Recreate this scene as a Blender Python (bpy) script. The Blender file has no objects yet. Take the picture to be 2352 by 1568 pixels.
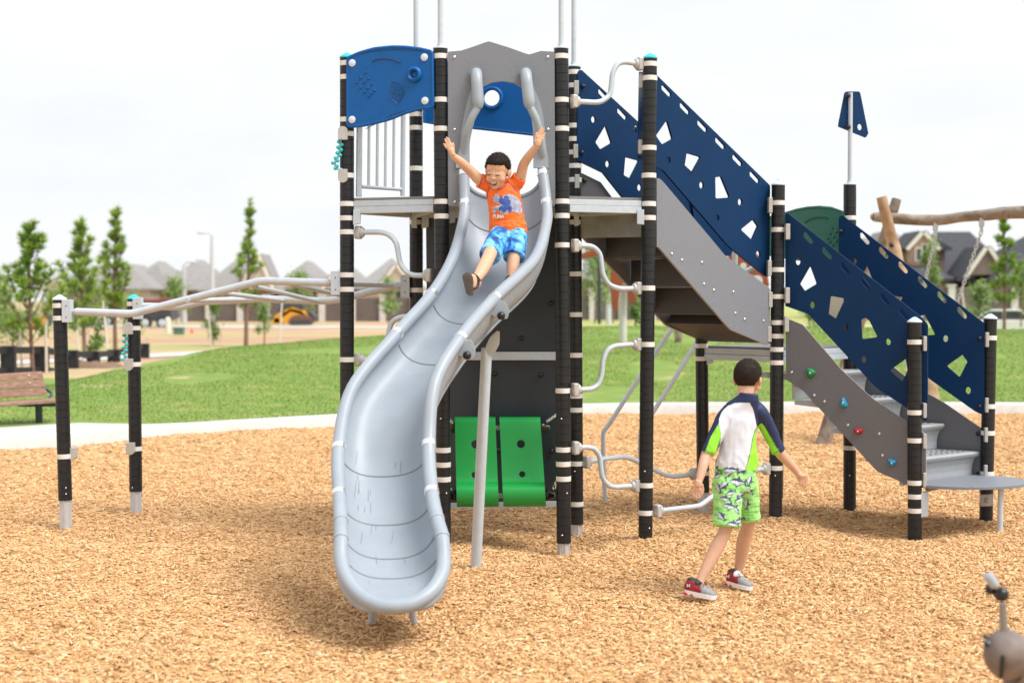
import bpy, bmesh, math, random
import numpy as np
from mathutils import Vector, Matrix, Euler, noise
from mathutils.geometry import tessellate_polygon
from mathutils.bvhtree import BVHTree

R = math.radians
S = bpy.context.scene
COL = S.collection
rng = random.Random(11)
nrg = np.random.default_rng(5)

# ------------------------------------------------------------------ camera
FPX = 50 / 36 * 2352          # focal length in pixels of the 2352-wide view the photo was measured in
CAMZ = 1.51
PITCH = math.atan(94 / FPX)
cam = bpy.data.objects.new('camera', bpy.data.cameras.new('camera'))
COL.objects.link(cam)
cam.location = (0, 0, CAMZ)
cam.rotation_euler = (math.pi / 2 - PITCH, 0, 0)
cam.data.lens = 50
cam.data.sensor_width = 36
cam.data.clip_start = 0.1
cam.data.clip_end = 3000
cam.data.dof.use_dof = True
cam.data.dof.focus_distance = 8.6
cam.data.dof.aperture_fstop = 2.1
S.camera = cam

# ------------------------------------------------------------------ sky, sun, exposure
SUN_EL, SUN_AZ = R(56), R(119)     # azimuth clockwise from +Y: behind the camera, on its right
w = bpy.data.worlds.new('World')
S.world = w
w.use_nodes = True
nt = w.node_tree
nt.nodes.clear()
o_ = nt.nodes.new('ShaderNodeOutputWorld')
bg = nt.nodes.new('ShaderNodeBackground')
sky = nt.nodes.new('ShaderNodeTexSky')
sky.sky_type = 'NISHITA'
sky.sun_disc = False
sky.sun_elevation = SUN_EL
sky.sun_rotation = SUN_AZ
sky.dust_density = 4
sky.air_density = 1.0
tc = nt.nodes.new('ShaderNodeTexCoord')
mp = nt.nodes.new('ShaderNodeMapping')
mp.inputs['Scale'].default_value = (1.6, 1.6, 5.0)
nz = nt.nodes.new('ShaderNodeTexNoise')
nz.inputs['Scale'].default_value = 2.2
nz.inputs['Detail'].default_value = 7
nz.inputs['Roughness'].default_value = .55
rp = nt.nodes.new('ShaderNodeValToRGB')
rp.color_ramp.elements[0].position = .28
rp.color_ramp.elements[0].color = (5.6, 5.85, 6.15, 1)      # thin grey-blue parts of the overcast
rp.color_ramp.elements[1].position = .62
rp.color_ramp.elements[1].color = (6.6, 6.7, 6.8, 1)     # bright white overcast
mx = nt.nodes.new('ShaderNodeMix')
mx.data_type = 'RGBA'
mx.inputs[0].default_value = .93
L = nt.links.new
L(tc.outputs['Generated'], mp.inputs[0]); L(mp.outputs[0], nz.inputs['Vector'])
L(nz.outputs[0], rp.inputs[0]); L(sky.outputs[0], mx.inputs[6]); L(rp.outputs[0], mx.inputs[7])
L(mx.outputs[2], bg.inputs[0]); L(bg.outputs[0], o_.inputs[0])
bg.inputs[1].default_value = .1
sl = bpy.data.lights.new('sun', 'SUN')
sl.energy = 2.6
sl.angle = R(31)
sl.color = (1, .97, .925)
sun = bpy.data.objects.new('sun', sl)
COL.objects.link(sun)
sun.rotation_euler = (math.pi / 2 - SUN_EL, 0, math.pi - SUN_AZ)
S.view_settings.view_transform = 'Standard'
S.view_settings.look = 'None'
S.view_settings.exposure = .71
S.view_settings.gamma = 1

# ------------------------------------------------------------------ measuring helpers
def ray(x, y):
    dx, dy = (x - 1176) / FPX, (784 - y) / FPX
    cp, sp = math.cos(PITCH), math.sin(PITCH)
    return Vector((dx, cp + dy * sp, -sp + dy * cp))
def V(x, y, Y):
    d = ray(x, y); t = Y / d.y
    return Vector((d.x * t, Y, CAMZ + d.z * t))
def VZ(x, y, z):
    d = ray(x, y); t = (z - CAMZ) / d.z
    return Vector((d.x * t, d.y * t, z))
def plane2(p, q, off=0.0):
    d = Vector((q[0] - p[0], q[1] - p[1], 0)).normalized()
    n = Vector((d.y, -d.x, 0))
    if n.y > 0: n = -n                       # n looks towards the photographer's side
    return Vector((p[0], p[1], 0)) + n * off, n
def VP(x, y, pl):
    d = ray(x, y); c = Vector((0, 0, CAMZ))
    t = (pl[0] - c).dot(pl[1]) / d.dot(pl[1])
    return c + d * t
def zoomer(ox, oy, k):
    return lambda pts: [((ox + x * k) * .57422, (oy + y * k) * .57422) for x, y in pts]
z1 = zoomer(1300, 100, 1400 / 2352); z2 = zoomer(1250, 900, 1200 / 1711); z3 = zoomer(1250, 1500, 1200 / 1792)
z4 = zoomer(2200, 150, 1100 / 1568); z5 = zoomer(3000, 600, 1096 / 1909); z6 = zoomer(2200, 1150, 1100 / 1568)
z7 = zoomer(3000, 1200, 1096 / 1562); z8 = zoomer(0, 700, 1400 / 2195); zs = zoomer(2280, 950, 820 / 2352)
za = zoomer(1300, 450, 500 / 1568); zl = zoomer(800, 950, 600 / 2091); zb1 = zoomer(1750, 480, 500 / 1960)
zb2 = zoomer(1750, 850, 500 / 1960); zc1 = zoomer(2680, 1420, 600 / 1882); zc2 = zoomer(2680, 1850, 600 / 1568)
zr = zoomer(3400, 750, 696 / 1679); zf = zoomer(3200, 300, 400 / 1045); zk = zoomer(3796, 2200, 300 / 886)

# ------------------------------------------------------------------ materials
def mat(name, col, rough=.5, metal=0.0, var=0.0, scale=8.0, bump=0.0, bscale=60.0, col2=None, stretch=(1, 1, 1), spec=.5, sss=0, island=0.0, detail=5):
    m = bpy.data.materials.new(name)
    m.use_nodes = True
    t = m.node_tree; b = t.nodes['Principled BSDF']
    b.inputs['Base Color'].default_value = (*col, 1)
    b.inputs['Roughness'].default_value = rough
    b.inputs['Metallic'].default_value = metal
    b.inputs['Specular IOR Level'].default_value = spec
    if sss:
        b.inputs['Subsurface Weight'].default_value = sss
        b.inputs['Subsurface Radius'].default_value = (.012, .005, .003)
        b.inputs['Subsurface Scale'].default_value = 1
    lk = t.links.new
    c = t.nodes.new('ShaderNodeTexCoord'); mpn = t.nodes.new('ShaderNodeMapping')
    mpn.inputs['Scale'].default_value = stretch
    lk(c.outputs['Object'], mpn.inputs[0])
    out = None
    if var or col2:
        n = t.nodes.new('ShaderNodeTexNoise'); n.inputs['Scale'].default_value = scale; n.inputs['Detail'].default_value = detail
        lk(mpn.outputs[0], n.inputs['Vector'])
        r = t.nodes.new('ShaderNodeValToRGB')
        r.color_ramp.elements[0].position = .3; r.color_ramp.elements[1].position = .7
        a = col; bb = col2 or tuple(min(1, x * (1 + var)) for x in col)
        if not col2: a = tuple(x * (1 - var) for x in col)
        r.color_ramp.elements[0].color = (*a, 1); r.color_ramp.elements[1].color = (*bb, 1)
        lk(n.outputs[0], r.inputs[0]); out = r.outputs[0]
    if island:
        g = t.nodes.new('ShaderNodeNewGeometry'); hs = t.nodes.new('ShaderNodeHueSaturation')
        mr = t.nodes.new('ShaderNodeMapRange'); mr.inputs[3].default_value = 1 - island; mr.inputs[4].default_value = 1 + island
        lk(g.outputs['Random Per Island'], mr.inputs[0]); lk(mr.outputs[0], hs.inputs['Value'])
        if out: lk(out, hs.inputs['Color'])
        else: hs.inputs['Color'].default_value = (*col, 1)
        out = hs.outputs[0]
    if out: lk(out, b.inputs['Base Color'])
    if bump:
        n2 = t.nodes.new('ShaderNodeTexNoise'); n2.inputs['Scale'].default_value = bscale; n2.inputs['Detail'].default_value = 4
        lk(mpn.outputs[0], n2.inputs['Vector'])
        bu = t.nodes.new('ShaderNodeBump'); bu.inputs['Strength'].default_value = bump; bu.inputs['Distance'].default_value = .01
        lk(n2.outputs[0], bu.inputs['Height']); lk(bu.outputs[0], b.inputs['Normal'])
    return m
def ramp_mat(name, stops, scale, rough=.7, detail=3, stretch=(1, 1, 1), const=False, dist=0.0, bump=0.0, bscale=80.0, voronoi=False):
    m = mat(name, stops[0][1], rough, bump=bump, bscale=bscale)
    t = m.node_tree; b = t.nodes['Principled BSDF']; lk = t.links.new
    c = t.nodes.new('ShaderNodeTexCoord'); mpn = t.nodes.new('ShaderNodeMapping'); mpn.inputs['Scale'].default_value = stretch
    lk(c.outputs['Object'], mpn.inputs[0])
    if voronoi:
        n = t.nodes.new('ShaderNodeTexVoronoi'); n.inputs['Scale'].default_value = scale
        o = n.outputs['Distance']
    else:
        n = t.nodes.new('ShaderNodeTexNoise'); n.inputs['Scale'].default_value = scale; n.inputs['Detail'].default_value = detail
        n.inputs['Distortion'].default_value = dist; o = n.outputs[0]
    lk(mpn.outputs[0], n.inputs['Vector'])
    r = t.nodes.new('ShaderNodeValToRGB')
    if const: r.color_ramp.interpolation = 'CONSTANT'
    while len(r.color_ramp.elements) < len(stops): r.color_ramp.elements.new(.5)
    for e, (p, cc) in zip(r.color_ramp.elements, stops):
        e.position = p; e.color = (*cc, 1)
    lk(o, r.inputs[0]); lk(r.outputs[0], b.inputs['Base Color'])
    return m
def brick_mat(name, c1, c2, mortar, scale=1.0, bw=.22, bh=.075):
    m = mat(name, c1, .85); t = m.node_tree; b = t.nodes['Principled BSDF']; lk = t.links.new
    c = t.nodes.new('ShaderNodeTexCoord'); sx = t.nodes.new('ShaderNodeSeparateXYZ'); ad = t.nodes.new('ShaderNodeMath'); cx = t.nodes.new('ShaderNodeCombineXYZ')
    lk(c.outputs['Object'], sx.inputs[0]); lk(sx.outputs[0], ad.inputs[0]); lk(sx.outputs[1], ad.inputs[1])
    lk(ad.outputs[0], cx.inputs[0]); lk(sx.outputs[2], cx.inputs[1])
    br = t.nodes.new('ShaderNodeTexBrick'); br.inputs['Scale'].default_value = scale
    br.inputs['Color1'].default_value = (*c1, 1); br.inputs['Color2'].default_value = (*c2, 1); br.inputs['Mortar'].default_value = (*mortar, 1)
    br.inputs['Brick Width'].default_value = bw; br.inputs['Row Height'].default_value = bh; br.inputs['Mortar Size'].default_value = .008
    lk(cx.outputs[0], br.inputs[0]); lk(br.outputs[0], b.inputs['Base Color'])
    return m

M = {}
M['sleeve'] = mat('black rubber sleeve', (.010, .0105, .012), .40, spec=.42, var=.3, scale=14, bump=.12, bscale=120)
M['band'] = mat('white band', (.72, .70, .67), .55)
M['teal'] = mat('teal cap', (.02, .52, .56), .4)
M['whitecap'] = mat('white cap', (.62, .70, .78), .45)
M['galv'] = mat('galvanised steel', (.49, .55, .61), .45, .08, var=.05, scale=30)
M['galvdark'] = mat('dull galvanised plate', (.30, .31, .29), .5, .5, var=.2, scale=10)
M['alu'] = mat('aluminium', (.56, .585, .62), .36, .35, var=.06, scale=40)
M['alurail'] = mat('painted rail', (.52, .56, .605), .5, .1, var=.06, scale=20)
M['chrome'] = mat('polished band', (.86, .87, .9), .16, .85)
M['clamp'] = mat('cast clamp', (.46, .45, .43), .5, .15, var=.08, scale=30)
M['slide'] = mat('slide plastic', (.318, .362, .412), .4, var=.05, scale=7, spec=.4, bump=.03, bscale=300)
M['seam'] = mat('seam plastic', (.20, .22, .24), .45)
M['scuff'] = mat('scuff mark', (.19, .22, .28), .5)
M['greypanel'] = mat('grey sheet', (.195, .21, .243), .52, var=.06, scale=90, bump=.06, bscale=400)
M['stringer'] = mat('shaded grey sheet', (.130, .132, .146), .5, var=.06, scale=90, bump=.06, bscale=400)  # same sheet as greypanel, darkened to paint in shade on these stringers
M['edge'] = mat('grey sheet edge', (.34, .31, .27), .6)
M['blue'] = mat('blue moulded plastic', (.002, .10, .36), .42, spec=.3, var=.05, scale=20, bump=.05, bscale=300)
M['bluedark'] = mat('emboss blue', (.004, .06, .21), .4)
M['navy'] = mat('navy sheet', (.003, .030, .098), .5, spec=.16, var=.07, scale=4, bump=.05, bscale=300)
M['green'] = mat('green moulded plastic', (.008, .30, .055), .36, bump=.06, bscale=250)
M['teal_green'] = mat('dark green plastic', (.006, .135, .088), .4, bump=.06, bscale=250)
M['blackpanel'] = mat('black sheet', (.026, .036, .047), .34, var=.15, scale=5, bump=.04, bscale=200)
M['blackball'] = mat('black ball bolt', (.012, .012, .013), .3)
M['steelbolt'] = mat('steel bolt', (.7, .7, .7), .25, .9)
M['whitedisc'] = mat('white button', (.66, .72, .80), .4)
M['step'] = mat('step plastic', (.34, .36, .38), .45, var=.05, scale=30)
M['shadestep'] = mat('shaded step plastic', (.05, .049, .05), .6, var=.06, scale=20)  # step plastic darkened: shade beneath the upper stairs put into the colour
M['hole'] = mat('tread hole', (.03, .03, .035), .7)
M['deck'] = mat('deck board', (.20, .19, .185), .7)
M['beadteal'] = mat('teal bead', (.03, .50, .55), .35)
M['holdgreen'] = mat('green hold', (.012, .19, .06), .55, bump=.2, bscale=120)
M['holdblue'] = mat('blue hold', (.02, .27, .50), .55, bump=.2, bscale=120)
M['holdred'] = mat('red hold', (.42, .015, .02), .55, bump=.2, bscale=120)

# ------------------------------------------------------------------ mesh builder
class MB:
    def __init__(s): s.v = []; s.f = []; s.m = []; s.s = []
    def add(s, vs, fs, mi=0, smooth=False):
        b = len(s.v); s.v += [tuple(p) for p in vs]
        for f in fs:
            s.f.append(tuple(i + b for i in f)); s.m.append(mi); s.s.append(smooth)
    def tube(s, pts, r, n=12, mi=0, caps=True, closed=False, flat=None):
        pts = [Vector(p) for p in pts]; k = len(pts)
        rr = r if isinstance(r, (list, tuple)) else [r] * k
        tg = []
        for i in range(k):
            a = pts[i - 1] if (i or closed) else pts[i]; b = pts[(i + 1) % k] if (i < k - 1 or closed) else pts[i]
            d = b - a
            tg.append(d.normalized() if d.length > 1e-9 else Vector((0, 0, 1)))
        u = tg[0].orthogonal().normalized(); vs = []
        for i in range(k):
            u = (u - tg[i] * u.dot(tg[i]))
            u = u.normalized() if u.length > 1e-6 else tg[i].orthogonal().normalized()
            w_ = tg[i].cross(u)
            for j in range(n):
                a = 2 * math.pi * j / n
                vs.append(pts[i] + (u * math.cos(a) + w_ * math.sin(a)) * rr[i])
        fs = [(i * n + j, i * n + (j + 1) % n, ((i + 1) % k) * n + (j + 1) % n, ((i + 1) % k) * n + j) for i in range(k if closed else k - 1) for j in range(n)]
        s.add(vs, fs, mi, True)
        if caps and not closed:
            b = len(s.v) - k * n
            for rng_, in ((range(n - 1, -1, -1),), (range((k - 1) * n, k * n),)):
                s.f.append(tuple(b + j for j in rng_)); s.m.append(mi); s.s.append(False)
    def box(s, c, size, rot=None, mi=0):
        x, y, z = (q / 2 for q in size); c = Vector(c)
        vs = [Vector((a * x, b * y, d * z)) for a in (-1, 1) for b in (-1, 1) for d in (-1, 1)]
        if rot is not None: vs = [rot @ p for p in vs]
        s.add([p + c for p in vs], [(0, 1, 3, 2), (4, 6, 7, 5), (0, 4, 5, 1), (2, 3, 7, 6), (0, 2, 6, 4), (1, 5, 7, 3)], mi)
    def ball(s, c, r, seg=12, rings=8, rot=None, mi=0):
        c = Vector(c); r = r if isinstance(r, (tuple, list, Vector)) else (r, r, r)
        vs = [Vector((0, 0, r[2]))]
        for i in range(1, rings):
            th = math.pi * i / rings
            for j in range(seg):
                ph = 2 * math.pi * j / seg
                vs.append(Vector((r[0] * math.sin(th) * math.cos(ph), r[1] * math.sin(th) * math.sin(ph), r[2] * math.cos(th))))
        vs.append(Vector((0, 0, -r[2])))
        if rot is not None: vs = [rot @ p for p in vs]
        fs = [(0, 1 + j, 1 + (j + 1) % seg) for j in range(seg)]
        for i in range(rings - 2):
            a = 1 + i * seg
            fs += [(a + j, a + seg + j, a + seg + (j + 1) % seg, a + (j + 1) % seg) for j in range(seg)]
        a = 1 + (rings - 2) * seg; e = len(vs) - 1
        fs += [(e, a + (j + 1) % seg, a + j) for j in range(seg)]
        s.add([p + c for p in vs], fs, mi, True)
    def lathe(s, prof, p0, p1, n=20, mis=None, smooth=True):
        """profile of (radius, distance along p0->p1); mis: material per strip"""
        p0, p1 = Vector(p0), Vector(p1); t = (p1 - p0).normalized(); u = t.orthogonal().normalized(); w_ = t.cross(u)
        b = len(s.v); k = len(prof)
        for r, h in prof:
            for j in range(n):
                a = 2 * math.pi * j / n
                s.v.append(tuple(p0 + t * h + (u * math.cos(a) + w_ * math.sin(a)) * r))
        for i in range(k - 1):
            for j in range(n):
                s.f.append((b + i * n + j, b + i * n + (j + 1) % n, b + (i + 1) * n + (j + 1) % n, b + (i + 1) * n + j))
                s.m.append(mis[i] if mis else 0); s.s.append(smooth)
        for i in (0, k - 1):
            s.f.append(tuple(b + i * n + j for j in (range(n - 1, -1, -1) if i == 0 else range(n)))); s.m.append(mis[min(i, k - 2)] if mis else 0); s.s.append(False)
    def prism(s, outer, holes=(), d=(0, .02, 0), mi=0, mside=None):
        """flat polygon with holes (3-D points), thickened along d"""
        loops = [[Vector(p) for p in outer]] + [[Vector(p) for p in h] for h in holes]
        flat = [p for l in loops for p in l]; n = len(flat); d = Vector(d)
        tr = tessellate_polygon(loops)
        nrm = Vector((0, 0, 0))
        o = loops[0]
        for i in range(len(o)): nrm += o[i].cross(o[(i + 1) % len(o)])
        b = len(s.v); s.v += [tuple(p) for p in flat] + [tuple(p + d) for p in flat]
        for t in tr:
            a, c, e = (flat[i] for i in t)
            if (c - a).cross(e - a).length < 1e-12: continue
            same = (c - a).cross(e - a).dot(d) < 0
            t0 = t if same else t[::-1]
            s.f.append(tuple(b + i for i in t0)); s.m.append(mi); s.s.append(False)
            s.f.append(tuple(b + n + i for i in t0[::-1])); s.m.append(mi); s.s.append(False)
        k = b
        outer_flip = nrm.dot(d) < 0
        for li, l in enumerate(loops):
            q = len(l)
            nn = Vector((0, 0, 0))
            for i in range(q): nn += l[i].cross(l[(i + 1) % q])
            fl = (nn.dot(d) < 0) != (li > 0)
            for i in range(q):
                f = (k + i, k + (i + 1) % q, k + n + (i + 1) % q, k + n + i)
                s.f.append(f[::-1] if fl else f); s.m.append(mi if mside is None else mside); s.s.append(False)
            k += q
    def mesh(s, name, mats, off=None):
        me = bpy.data.meshes.new(name)
        vs = s.v if off is None else [(a - off[0], b - off[1], c - off[2]) for a, b, c in s.v]
        me.from_pydata(vs, [], s.f)
        for q in mats: me.materials.append(q)
        me.polygons.foreach_set('material_index', s.m); me.polygons.foreach_set('use_smooth', s.s)
        me.update()
        if any(s.s): me.set_sharp_from_angle(angle=R(38))
        return me
    def build(s, name, mats, parent=None, bevel=0.0, label=None):
        mats = mats if isinstance(mats, (list, tuple)) else [mats]
        o = bpy.data.objects.new(name, s.mesh(name, mats, ORG.get(parent.name) if parent else None))
        COL.objects.link(o)
        if parent: o.parent = parent; ORG[o.name] = ORG.get(parent.name, (0, 0, 0))
        if bevel:
            bv = o.modifiers.new('bevel', 'BEVEL'); bv.width = bevel; bv.segments = 2; bv.limit_method = 'ANGLE'; bv.angle_limit = R(40)
        if label: o['label'] = label
        return o
ORG = {}
def thing(name, label, cat, loc=(0, 0, 0), group=None, rotz=0):
    o = bpy.data.objects.new(name, None); COL.objects.link(o); o.location = loc; o.rotation_euler.z = rotz
    o.empty_display_size = .2
    ORG[o.name] = tuple(loc); tag(o, label, cat, group); return o
def tag(o, label=None, cat=None, group=None, kind=None):
    if label: o['label'] = label
    if cat: o['category'] = cat
    if group: o['group'] = group
    if kind: o['kind'] = kind
    return o
def struct(name, mb, mats, bevel=0):
    o = mb.build(name, mats, None, bevel); o['kind'] = 'structure'; return o
def copy_tree(o, parent=None):
    c = o.copy(); COL.objects.link(c); c.parent = parent
    ORG[c.name] = ORG.get(o.name, (0, 0, 0))
    for ch in list(o.children): copy_tree(ch, c)
    return c
def smooth_path(pts, n=6, closed=False):
    """Catmull-Rom through the points (Vectors of any dimension as tuples)"""
    P = [np.array(p, float) for p in pts]; out = []
    k = len(P)
    for i in range(k - 1):
        a, b, c, d = P[max(i - 1, 0)], P[i], P[i + 1], P[min(i + 2, k - 1)]
        for j in range(n):
            t = j / n
            out.append(.5 * ((2 * b) + (-a + c) * t + (2 * a - 5 * b + 4 * c - d) * t * t + (-a + 3 * b - 3 * c + d) * t ** 3))
    out.append(P[-1]); return out
def circ(cx, cy, rx, ry=None, n=18):
    ry = ry or rx
    return [(cx + rx * math.cos(2 * math.pi * i / n), cy + ry * math.sin(2 * math.pi * i / n)) for i in range(n)]
def bake(mb, name, mats, parent, voxel=.005, smooth=4, fac=.5):
    """one continuous skin over overlapping volumes"""
    me = mb.mesh(name + '_raw', [], ORG.get(parent.name) if parent else None)
    o = bpy.data.objects.new(name, me); COL.objects.link(o)
    r = o.modifiers.new('r', 'REMESH'); r.mode = 'VOXEL'; r.voxel_size = voxel; r.use_smooth_shade = True
    if smooth: sm = o.modifiers.new('s', 'SMOOTH'); sm.factor = fac; sm.iterations = smooth
    bpy.context.view_layer.update()
    ev = o.evaluated_get(bpy.context.evaluated_depsgraph_get())
    nm = bpy.data.meshes.new_from_object(ev)
    o.modifiers.clear(); o.data = nm; bpy.data.meshes.remove(me); nm.name = name
    for q in (mats if isinstance(mats, (list, tuple)) else [mats]): nm.materials.append(q)
    nm.polygons.foreach_set('use_smooth', [True] * len(nm.polygons))
    if parent: o.parent = parent; ORG[o.name] = ORG.get(parent.name, (0, 0, 0))
    return o
def wrinkle(o, amp, scale, seed=0, lo=None):
    """cloth folds: push the skin in and out along its normal"""
    off = Vector(ORG.get(o.name, (0, 0, 0))); sc = Vector(scale); ad = []
    for v in o.data.vertices:
        p = v.co + off; q = Vector((p.x * sc.x, p.y * sc.y, p.z * sc.z)) + Vector((seed * 7.1, seed * 3.3, seed))
        f_ = noise.noise(q) + .5 * noise.noise(q * 2.1) ; a_ = amp if lo is None else amp * (1 + 1.5 * max(0, 1 - abs(p.z - lo) / .07))
        ad.append(v.normal * (a_ * (1 - abs(f_) * 2.2)))
    for v, d in zip(o.data.vertices, ad): v.co += d
def bvh_of(o, off=(0, 0, 0)):
    vs = [Vector(v.co) + Vector(off) for v in o.data.vertices]
    return BVHTree.FromPolygons(vs, [tuple(p.vertices) for p in o.data.polygons])

# ================================================================== SETTING
def sstep(a, b, x):
    t = np.clip((x - a) / (b - a), 0, 1); return t * t * (3 - 2 * t)
_kx = np.linspace(-16, 16, 129)
_ky = np.interp(_kx, [-16, -9, -5.15, -4.09, -2.18, -.5, .96, 3, 7, 10, 16], [6.5, 10.9, 14.3, 15.6, 17.1, 18.25, 18.95, 19.2, 19.15, 18.6, 15])
_ky = np.convolve(np.pad(_ky, 4, mode='edge'), np.ones(9) / 9, 'valid')
def kerbY(x): return np.interp(x, _kx, _ky)
def kerbW(x): return np.interp(x, [-16, -5.3, -4.9, -4.1, -3.6], [1.5, 1.5, 1.4, .4, .2])
_nt = nrg.random((64, 64))
def vnoise(x, y):
    x = np.asarray(x, float); y = np.asarray(y, float)
    xi = np.floor(x).astype(int); yi = np.floor(y).astype(int); fx = x - xi; fy = y - yi
    fx = fx * fx * (3 - 2 * fx); fy = fy * fy * (3 - 2 * fy)
    g = lambda a, b: _nt[a % 64, b % 64]
    return (g(xi, yi) * (1 - fx) + g(xi + 1, yi) * fx) * (1 - fy) + (g(xi, yi + 1) * (1 - fx) + g(xi + 1, yi + 1) * fx) * fy - .5
BUMPS = [(1.78, 9.6, .05, .3), (.3, 8.8, -.035, .35), (1.1, 8.5, .03, .5), (2.4, 9.2, -.05, .5), (-.62, 6.62, .03, .35), (-.7, 6.0, -.05, .45), (-.15, 6.1, .035, .3), (-1.3, 6.0, .03, .35), (.2, 9.2, -.03, .6), (2.43, 10.2, .01, .3), (-.4, 7.7, .03, .6)]
def mulchZ(x, y):
    z = .05 * vnoise(x * .9 + 3, y * .9) + .03 * vnoise(x * 2.7, y * 2.7 + 9) + .014 * vnoise(x * 8, y * 8)
    for bx, by, h, r in BUMPS: z = z + h * np.exp(-((x - bx) ** 2 + (y - by) ** 2) / (r * r))
    return z
def grid_mesh(name, X, Y, Z, mats, smooth=True):
    n, k = X.shape
    v = np.stack([X, Y, Z], -1).reshape(-1, 3)
    i = np.arange(n * k).reshape(n, k)
    f = np.stack([i[:-1, :-1], i[1:, :-1], i[1:, 1:], i[:-1, 1:]], -1).reshape(-1, 4)
    return np_mesh(name, v, f, mats, smooth)
def np_mesh(name, v, f, mats, smooth=False, midx=None):
    me = bpy.data.meshes.new(name); nf, q = f.shape
    me.vertices.add(len(v)); me.vertices.foreach_set('co', np.ascontiguousarray(v, dtype=np.float32).ravel())
    me.loops.add(nf * q); me.loops.foreach_set('vertex_index', np.ascontiguousarray(f, dtype=np.int32).ravel())
    me.polygons.add(nf); me.polygons.foreach_set('loop_start', np.arange(0, nf * q, q, dtype=np.int32))
    me.polygons.foreach_set('loop_total', np.full(nf, q, dtype=np.int32))
    if smooth: me.polygons.foreach_set('use_smooth', np.ones(nf, bool))
    for q_ in mats: me.materials.append(q_)
    if midx is not None: me.polygons.foreach_set('material_index', midx.astype(np.int32))
    me.update(calc_edges=True); me.validate()
    o = bpy.data.objects.new(name, me); COL.objects.link(o); return o

# mulch bed
M['mulch'] = ramp_mat('wood mulch', [(.3, (.36, .185, .075)), (.5, (.54, .32, .135)), (.7, (.68, .43, .20))], 42, .85, 6, bump=.6, bscale=70)
xs = np.linspace(-15, 15, 260); vv = np.linspace(0, 1, 240)
XX, VV = np.meshgrid(xs, vv, indexing='ij'); YY = .5 + (kerbY(XX) + .06 - .5) * VV
tag(grid_mesh('playground_mulch', XX, YY, mulchZ(XX, YY), [M['mulch']]), kind='structure')

# wood chips
def chips():
    P = []
    for y0, y1, dens in ((4.6, 7.2, 4300), (7.2, 9.5, 3400), (9.5, 12.5, 1900), (12.5, 20, 620)):
        hw = .42 * y1; n = int(dens * (y1 - y0) * 2 * hw)
        x = nrg.uniform(-hw, hw, n); y = nrg.uniform(y0, y1, n)
        k = (np.abs(x) < .42 * y + .3) & (y < kerbY(x) - .02)
        P.append(np.stack([x[k], y[k], np.full(k.sum(), 1 + (y1 > 9.5) * .25 + (y1 > 15) * .5)], 1))
    P = np.concatenate(P); n = len(P)
    l = nrg.gamma(4, .0032, n).clip(.004, .04) * P[:, 2]; wd = nrg.uniform(.0018, .0048, n) * P[:, 2]; th = nrg.uniform(.0014, .003, n)
    a = nrg.uniform(0, 2 * np.pi, n); pit = nrg.normal(0, .19, n); rol = nrg.normal(0, .3, n)
    ca, sa = np.cos(a), np.sin(a); cp, sp = np.cos(pit), np.sin(pit); cr, sr = np.cos(rol), np.sin(rol)
    u = np.stack([ca * cp, sa * cp, sp], 1)
    s0 = np.stack([-sa, ca, np.zeros(n)], 1); n0 = np.cross(u, s0)
    s_ = s0 * cr[:, None] + n0 * sr[:, None]; nn = np.cross(u, s_)
    z = mulchZ(P[:, 0], P[:, 1]) + nrg.uniform(-.001, .012, n)
    c = np.stack([P[:, 0], P[:, 1], z], 1)
    v = np.zeros((n, 8, 3)); tap = nrg.uniform(.35, 1.0, n)
    i = 0
    for e in (-1, 1):
        for q in (-1, 1):
            for t in (-1, 1):
                k = wd * (np.where(e > 0, tap, 1.0))
                v[:, i] = c + u * (e * l)[:, None] + s_ * (q * k)[:, None] + nn * (t * th)[:, None]; i += 1
    quad = np.array([[1, 5, 7, 3], [0, 4, 5, 1], [2, 3, 7, 6], [0, 1, 3, 2], [4, 6, 7, 5]])
    f = (quad[None] + (np.arange(n) * 8)[:, None, None]).reshape(-1, 4)
    m = bpy.data.materials.new('wood chip'); m.use_nodes = True; t = m.node_tree; b = t.nodes['Principled BSDF']
    g = t.nodes.new('ShaderNodeNewGeometry'); r = t.nodes.new('ShaderNodeValToRGB')
    st = [(0, (.31, .145, .05)), (.10, (.50, .265, .105)), (.42, (.68, .40, .18)), (.8, (.77, .50, .25)), (1, (.83, .62, .39))]
    while len(r.color_ramp.elements) < len(st): r.color_ramp.elements.new(.5)
    for e, (p, cc) in zip(r.color_ramp.elements, st): e.position = p; e.color = (*cc, 1)
    t.links.new(g.outputs['Random Per Island'], r.inputs[0]); t.links.new(r.outputs[0], b.inputs['Base Color']); b.inputs['Roughness'].default_value = .8
    o = np_mesh('wood_chips', v.reshape(-1, 3), f, [m])
    tag(o, 'loose tan wood chips covering the playground floor', None, None, 'stuff')
chips()

# kerb and the concrete pad it widens into under the bench
M['concrete'] = mat('concrete', (.60, .585, .56), .8, var=.1, scale=5, bump=.15, bscale=90)
def strip(name, xa, xb, n, prof, mats):
    """prof(x) -> list of (y, z)"""
    xs_ = np.linspace(xa, xb, n); rows = [prof(x) for x in xs_]
    X = np.array([[x] * len(r) for x, r in zip(xs_, rows)]); Y = np.array([[p[0] for p in r] for r in rows]); Z = np.array([[p[1] for p in r] for r in rows])
    return tag(grid_mesh(name, X, Y, Z, mats, False), kind='structure')
def kprof(x):
    y = float(kerbY(x)); w_ = float(kerbW(x))
    return [(y, -.1), (y, .105), (y + .02, .125), (y + w_ - .02, .13), (y + w_, .12), (y + w_, -.1)]
strip('kerb', -3.9, 15, 120, kprof, [M['concrete']])
strip('pavement', -15, -3.9, 80, kprof, [M['concrete']])

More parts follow.
